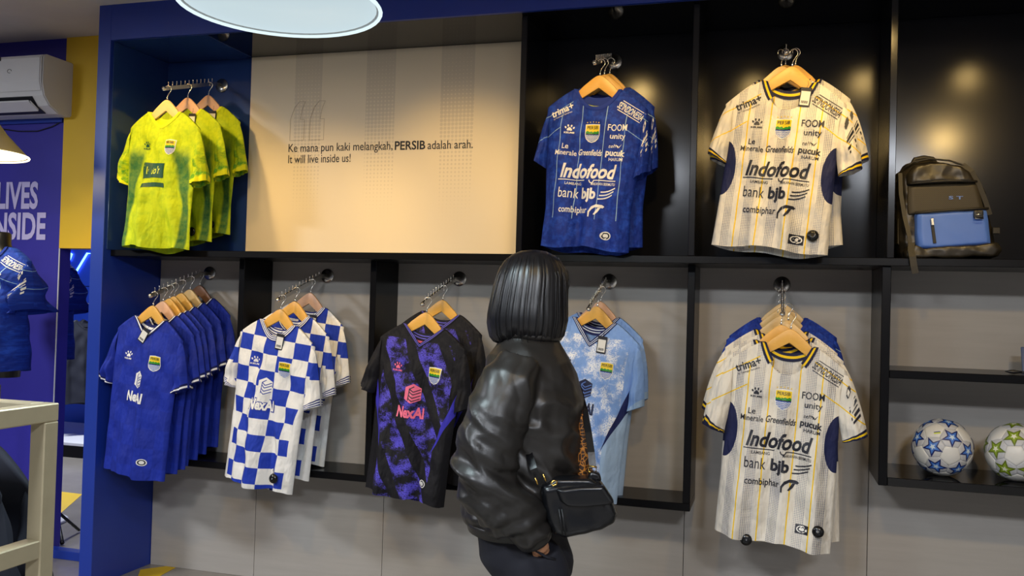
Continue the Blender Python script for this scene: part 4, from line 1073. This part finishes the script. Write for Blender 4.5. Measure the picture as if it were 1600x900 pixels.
torso_in = [oval((.01+dx,0,z), rx, ry) for z, dx, rx, ry in ((.70,-.01,.10,.13),(.85,-.01,.11,.13),(1.0,.01,.12,.14),(1.15,.01,.11,.15),(1.22,0,.08,.14),(1.27,.0,.055,.08),(1.31,.0,.046,.05),(1.36,.008,.046,.048),(1.40,.012,.05,.05))]
legs_in = [limb_rings([(.01,sg*.075,.76,.085), (.035,sg*.085,.60,.078), (.055,sg*.09,.42,.056), (.060,sg*.095,.25,.050), (.050,sg*.10,.09,.034), (.050,sg*.10,.04,.034)]) for sg in (-1, 1)]
feet_in = [limb_rings([(.02,sg*.10,.045,.030), (.07,sg*.10+.03,.035,.030), (.13,sg*.10+.065,.026,.022)]) for sg in (-1, 1)]
arms_in = [limb_rings([(a, b, c, r*.60) for a, b, c, r in arm_near]+[(.044,-.192,.738,.027),(.056,-.182,.712,.025)]), limb_rings([(a, b, c, r*.60) for a, b, c, r in arm_far]+[(.080,.186,.785,.026)])]
allb = [torso_in, head, nose]+lips+brow+ears+legs_in+feet_in+arms_in+hand((.056,-.172,.700), (.22,.30,-.90), (.9,0,.35), .25)+hand((.082,.184,.775), (.15,-.05,-1), (.9,.1,.1), .4)
body_me = blob('person', allb, .0048, 3, m_skin)
person = link('person', body_me, None, pe_loc, (0, 0, yaw))
tag(person, 'person with black bob in black leather jacket and dark trousers, hand in pocket', 'person')
for sg in (-1, 1):
    e = link('eye', lathe_me('eye', [(0, -.0095), (.006, -.0075), (.0095, 0), (.006, .0075), (0, .0095)], m_white, 12), person, tuple(hp(.084, sg*.031, .004)))
    link('iris', lathe_me('iris', [(0, -.003), (.0045, -.002), (.0045, .002), (0, .003)], m_can, 10), e, tuple(fx*.0085))
# jacket
def crease(p):
    q = Vector((p.x, p.y, p.z)); d = 0
    n1 = noise.noise(Vector((q.x*7-q.z*5, q.y*5, q.z*9+q.x*10)))          # long diagonal folds
    d += .014*((1-abs(n1)*1.9)**1 if abs(n1) < .5 else .05)*(.45+.55*sstep(-.05, -.20, q.y))
    n2 = noise.noise(Vector((q.x*10+3, q.y*8, q.z*24+q.x*16)))
    d += .0055*(1-abs(n2)*2.4)*sstep(1.20, 1.0, q.z)
    n3 = noise.noise(Vector((q.x*22, q.y*20+5, q.z*30)))
    d += .0018*n3
    el = math.exp(-((q.z-.90)**2)/.010)*sstep(-.08, -.18, q.y)              # bunching at the elbow
    d += .009*el*math.sin(75*(q.z+.55*q.x))
    cu = math.exp(-((q.z-.775)**2)/.0035)*sstep(-.10, -.18, q.y)
    d += .005*cu*math.sin(120*(q.z-.5*q.x))
    d += .004*math.exp(-((q.z-.735)**2)/.002)*math.sin(60*q.x+40*q.y)*sstep(-.18, -.10, q.y)
    return d-.004
jk = [oval((c,ca,z), hw, hd, 28) for z, c, hw, ca, hd in ((.742,-.028,.118,0,.165),(.748,-.028,.140,0,.184),(.772,-.020,.162,0,.200),(.80,-.008,.174,0,.210),(.87,.0,.182,0,.212),(.95,.006,.182,0,.208),(1.03,.014,.174,0,.203),(1.12,.020,.160,0,.198),(1.19,.014,.146,0,.190),(1.235,.010,.130,0,.168),(1.27,.010,.112,0,.125),(1.295,.010,.095,0,.095),(1.318,.010,.086,0,.082))]
jack = link('jacket', blob('jacket', [jk, limb_rings(arm_near, 22), limb_rings(arm_far, 22)], .0062, 6, m_leather, crease), person); jack['label'] = 'black leather jacket with creased sleeves'
cuff_pts = [Vector(arm_near[-2][:3]), Vector(arm_near[-1][:3])]
link('cuff', loft('cuff', limb_rings([(.018,-.206,.776,.057), (.030,-.201,.761,.056), (.040,-.196,.747,.053), (.043,-.194,.742,.046)], 22), m_leather), jack)
link('collar', tube_me('collar', [(.010+.090*math.cos(a), .086*math.sin(a), 1.312+.004*math.sin(2*a)) for a in [2*PI*k/28 for k in range(28)]], .013, m_leather, 8, True), jack)
link('hem_band', loft('hem_band', [oval((-.028,0,z), rx, ry, 36) for z, rx, ry in ((.722,.126,.170),(.726,.134,.178),(.742,.138,.182),(.756,.146,.190),(.758,.134,.180))], m_leather), jack)
# trousers
tr = [oval((c,0,z), rx, ry, 26) for z, c, rx, ry in ((.60,.030,.13,.165),(.64,.020,.145,.175),(.70,.005,.140,.165),(.76,-.010,.132,.160),(.82,-.010,.125,.150))]
trl = [limb_rings([(.020,sg*.082,.66,.098), (.044,sg*.088,.56,.104), (.062,sg*.092,.42,.092), (.066,sg*.095,.26,.082), (.056,sg*.10,.10,.078), (.055,sg*.10,.06,.076)], 20) for sg in (-1, 1)]
def tfold(p): return .005*noise.noise(Vector((p.x*14, p.y*14, p.z*5)))+.004*noise.noise(Vector((p.x*9-p.z*12, p.y*9, p.z*9)))
trs = link('trousers', blob('trousers', [tr, limb_rings([(.062,-.165,.712,.046), (.075,-.148,.665,.058), (.090,-.125,.60,.062), (.09,-.11,.55,.05)])]+trl, .009, 5, m_trous, tfold), person)
link('pocket_edge', tube_me('pocket_edge', [(.010,-.190,.735), (.030,-.206,.722), (.070,-.210,.700), (.095,-.196,.690)], .004, m_trous, 6), trs)
for sg in (-1, 1):
    link('shoe', blob('shoe', [limb_rings([(.005,sg*.10-.01,.040,.038), (.05,sg*.10+.015,.042,.042), (.10,sg*.10+.045,.036,.038), (.145,sg*.10+.072,.028,.026)])], .006, 3, m_can), person)
# blouse front
def batik():
    g = G('batik_cloth'); o = g.obj(); v = g.n('ShaderNodeTexVoronoi'); g.put(v.inputs['Vector'], o); v.inputs['Scale'].default_value = 70; v.feature = 'DISTANCE_TO_EDGE'
    n = g.noise(o, 40, 4); k = g.ramp(g.m('ADD', v.outputs[0], g.m('MULTIPLY', n, .12)), .08, .16)
    return g.out(g.mix(k, srgb(196,124,40), srgb(52,30,16)), .7)
bz = link('blouse', loft('blouse', [oval((c,ca,z), rx, ry, 20) for z, c, rx, ca, ry in ((.84,.150,.030,-.02,.09),(.90,.170,.036,-.03,.10),(.97,.178,.034,-.03,.10),(1.05,.172,.026,-.02,.09),(1.15,.150,.014,0,.06))], batik()), person); bz['label'] = 'brown and orange batik blouse'
# hair: a full bob with combed strands
def hair_mesh():
    prof = [(1.572,.016,.012),(1.568,.016,.040),(1.556,.015,.066),(1.538,.014,.086),(1.515,.013,.100),(1.49,.012,.108),(1.46,.009,.113),(1.43,.006,.116),(1.40,.004,.119),(1.375,.003,.122),(1.35,.002,.1215),(1.33,.002,.118),(1.315,.002,.112),(1.303,.002,.102),(1.298,.002,.090),(1.305,.002,.078)]
    n = 220; rings = []
    for z, c, r in prof:
        ring = []
        for k in range(n):
            a = 2*PI*k/n; q = sstep(1.57, 1.48, z)
            st = .0026*noise.noise(Vector((math.cos(a)*16, math.sin(a)*16, z*3)))+.0011*noise.noise(Vector((math.cos(a)*46, math.sin(a)*46, z*2.2)))
            fc = math.cos(a-1.047)                                    # face side pulled back
            rr_ = r*(1-.22*q*max(0, fc)**6*sstep(1.52, 1.46, z))+st*q*1.6
            zz = z+(.010*noise.noise(Vector((math.cos(a)*9, math.sin(a)*9, 4)))+.006*math.sin(3*a+1) if z < 1.32 else 0)+.004*math.cos(a)*(1 if z < 1.4 else 0)
            ring.append((c+rr_*math.cos(a), .004+rr_*.95*math.sin(a), zz))
        rings.append(ring)
    return loft('hair', rings, m_hair)
hr = link('hair', hair_mesh(), person); hr['label'] = 'straight black chin-length bob'
for i in range(34):
    a = 2*PI*i/34+random.uniform(-.09, .09); c, s_ = math.cos(a), math.sin(a); k = random.uniform(1.0, 1.022)
    link('hair_lock', tube_me('hair_lock', [(.014+.080*c, .076*s_, 1.546), (.012+.108*c, .103*s_, 1.49), (.006+.1165*c*k, .111*s_*k, 1.42), (.003+.1215*c*k, .116*s_*k, 1.36), (.002+.113*c*k, .108*s_*k, 1.314), (.002+.101*c, .096*s_, 1.297+random.uniform(-.007,.004))], [.0006,.0012,.0016,.0016,.0014,.0006], m_hair, 5), hr)
for i in range(5):
    link('fringe_lock', tube_me('fringe_lock', [(.07+.006*i, .05, 1.553), (.112+.003*i, .045+.004*i, 1.51), (.124+.0015*i, .05, 1.475), (.120, .055, 1.446-.006*i)], [.002,.003,.0026,.001], m_hair, 6), hr)

# ------------------------------------------------------------------ shoulder bag
m_bag = plain('black_bag_leather', srgb(15,16,19), .27, vary=.12, scale=18, bump=.25, bscale=24)
m_gold = plain('gold_hardware', srgb(212,172,90), .25, 1, vary=.03)
bag = thing('shoulder_bag', 'black leather shoulder bag with gold buckles at the woman\u2019s hip', 'bag', pe_loc, (0, 0, yaw))
def soft_prism(name, poly, y0, y1, mat, parent, infl=.0, vox=.006, sm=6, disp=None):
    cx = sum(p[0] for p in poly)/len(poly); cz = sum(p[1] for p in poly)/len(poly)
    rings = [[(cx+(x-cx)*k, y, cz+(z-cz)*k) for x, z in poly] for y, k in ((y0, .86), (lerp(y0, y1, .18), .98), (lerp(y0, y1, .5), 1.0+infl), (lerp(y0, y1, .82), .98), (y1, .86))]
    return link(name, blob(name, [rings], vox, sm, mat, disp), parent)
def bfold(p): return .004*noise.noise(Vector((p.x*30, p.y*20, p.z*16)))
soft_prism('bag_body', [(.046,.900),(.080,.912),(.150,.916),(.214,.920),(.236,.890),(.258,.850),(.268,.828),(.258,.800),(.220,.782),(.160,.768),(.118,.758),(.085,.768),(.068,.800),(.052,.860)], -.245, -.150, m_bag, bag, disp=bfold)
soft_prism('flap', [(.088,.898),(.150,.908),(.222,.912),(.246,.878),(.252,.866),(.238,.860),(.170,.852),(.120,.852),(.100,.866)], -.262, -.225, m_bag, bag, vox=.004, sm=3)
soft_prism('top_gusset', [(.052,.900),(.090,.922),(.190,.926),(.226,.905),(.150,.898),(.080,.890)], -.238, -.160, m_bag, bag, vox=.005, sm=3)
for x in (.104, .112): tube('zip_line', [(x-.006, -.262, .846), (x, -.266, .81), (x+.006, -.258, .775)], .0025, m_can, bag, 6)
link('zip_pull', tube_me('zip_pull', [(.074,-.250,.914),(.082,-.252,.922),(.092,-.250,.920),(.090,-.250,.911),(.080,-.252,.908)], .0026, m_gold, 6, True), bag)
soft_prism('strap_tab', [(.176,.915),(.184,.938),(.196,.942),(.214,.936),(.220,.915)], -.215, -.175, m_bag, bag, vox=.004, sm=2)
link('strap_ring', tube_me('strap_ring', [(.182,-.196,.938),(.184,-.196,.955),(.204,-.196,.952),(.204,-.196,.938)], .0032, m_gold, 6, True), bag)
ribbon('strap', [(.194,-.196,.950), (.190,-.180,.99), (.184,-.140,1.04), (.178,-.08,1.09), (.165,.0,1.15), (.13,.06,1.22), (.08,.08,1.27)], .020, m_bag, bag)
ribbon('strap', [(.056,-.225,.902), (.040,-.235,.922), (.026,-.24,.95), (.012,-.20,.99)], .020, m_bag, bag)
for x, z in ((.034,.922), (.056,.932)): tube('buckle_bar', [(x-.004, -.262, z+.008), (x+.004, -.264, z-.010)], .0028, m_gold, bag, 6)

# ------------------------------------------------------------------ backpack
m_pack = plain('black_nylon', srgb(40,36,28), .36, vary=.12, scale=14, bump=.35, bscale=26)
m_packd = plain('dark_webbing', srgb(30,27,20), .6, vary=.1)
m_packb = plain('blue_nylon', srgb(74,112,196), .5, vary=.05, scale=12, bump=.25, bscale=18)
def mesh_fab():
    g = G('pocket_mesh'); o = g.obj(); x, y, z = g.xyz(o)
    a = g.m('FRACT', g.m('DIVIDE', g.m('ADD', x, z), .007)); b = g.m('FRACT', g.m('DIVIDE', g.m('SUBTRACT', x, z), .007))
    k = g.mul(g.gt(a, .35), g.gt(b, .35)); return g.out(g.mix(k, srgb(58,51,34), srgb(22,20,16)), .6)
m_packm = mesh_fab()
bp = thing('backpack', 'dark backpack with a light blue front pocket leaning on the shelf', 'backpack', (.452, 3.645, 1.618), (-.05, 0, .10))
def pfold(p): return .0050*(1-2*abs(noise.noise(Vector((p.x*13+p.z*6, p.y*9, p.z*17)))))+.0022*noise.noise(Vector((p.x*40, p.y*30, p.z*34)))
soft_prism('pack_body', [(.022,.0),(.20,.0),(.322,.0),(.350,.02),(.345,.09),(.335,.15),(.318,.22),(.296,.28),(.268,.33),(.222,.362),(.17,.378),(.10,.386),(.035,.374),(.006,.34),(.0,.26),(.0,.16),(.004,.05)], -.005, .15, m_pack, bp, .0, .006, 5, pfold)
soft_prism('top_pocket', [(.030,.282),(.14,.290),(.268,.292),(.250,.325),(.210,.350),(.16,.362),(.10,.366),(.050,.352),(.030,.32)], -.036, .030, m_pack, bp, .02, .0045, 4, pfold)
soft_prism('pocket_panel', [(.030,.165),(.16,.172),(.302,.182),(.290,.245),(.278,.290),(.16,.290),(.028,.280),(.026,.22)], -.022, .030, m_packm, bp, .0, .0045, 3)
bl = soft_prism('front_pocket', [(.062,.036),(.12,.036),(.20,.044),(.318,.056),(.312,.12),(.303,.186),(.18,.180),(.056,.170),(.056,.10)], -.046, .020, m_packb, bp, .015, .0045, 4, lambda p: .0025*noise.noise(Vector((p.x*16+p.z*14, p.y*9, p.z*11)))); bl['label'] = 'light blue nylon front pocket'
soft_prism('base_trim', [(.020,.000),(.18,.002),(.342,.012),(.352,.036),(.340,.060),(.20,.045),(.07,.036),(.034,.050),(.020,.03)], -.052, .030, m_pack, bp, .0, .0045, 3, pfold)
tube('zip', [(.034, -.028, .284), (.09, -.034, .289), (.16, -.036, .293), (.23, -.033, .294), (.270, -.026, .293)], .0045, m_packd, bp, 6)
tube('piping', [(.050, -.036, .170), (.11, -.044, .176), (.17, -.046, .181), (.25, -.044, .187), (.306, -.036, .190)], .0050, m_packd, bp, 6)
tube('piping', [(.020, .006, .35), (.05, -.004, .372), (.11, -.006, .384), (.18, -.006, .377), (.236, -.004, .356), (.276, -.002, .318), (.306, -.002, .25)], .0035, m_packd, bp, 6)
z_ = box('pocket_zip', -.0055, .0055, -.002, .003, -.045, .045, m_packd, bp, bev=.001, loc=(.112, -.048, .100), rot=(0, -.12, 0)); box('zip_pull', -.005, .006, -.007, -.002, .022, .050, m_steel, z_, bev=.002)
bk = box('buckle', .250, .284, -.058, -.046, .150, .180, m_can, bp, bev=.005, seg=2); link('buckle_ring', tube_me('buckle_ring', [(.253,-.060,.148),(.281,-.060,.148),(.281,-.060,.163),(.253,-.060,.163)], .0028, m_steel, 6, True), bk)
tube('handle', [(.060, .06, .372), (.072, .06, .396), (.105, .06, .402), (.138, .06, .398), (.152, .06, .376)], [.008,.009,.010,.009,.008], m_packd, bp, 8)
ribbon('side_strap', [(.226, -.004, .362), (.256, -.012, .335), (.282, -.013, .28), (.303, -.013, .22), (.318, -.013, .17)], .018, m_packd, bp)
ribbon('side_strap', [(.006, .002, .33), (.006, -.010, .25), (.016, -.024, .16), (.028, -.048, .08), (.030, -.056, .04)], .015, m_packd, bp)
ribbon('loose_strap', [(.034, -.054, .055), (.030, -.068, .025), (.032, -.080, .0), (.036, -.083, -.035), (.042, -.083, -.062)], .024, m_packd, bp)
link('side_net', prism_me('side_net', [(.0,.06),(.0,.15),(.004,.16),(.006,.055)], .01, .13, m_packm, .002, 1), bp)
box('side_tab', .326, .352, -.020, -.010, .098, .122, m_packd, bp, bev=.002)
sign('lettering', 'S T', .172, -.0245, .226, .05, .012, m_cb, bp, .02)
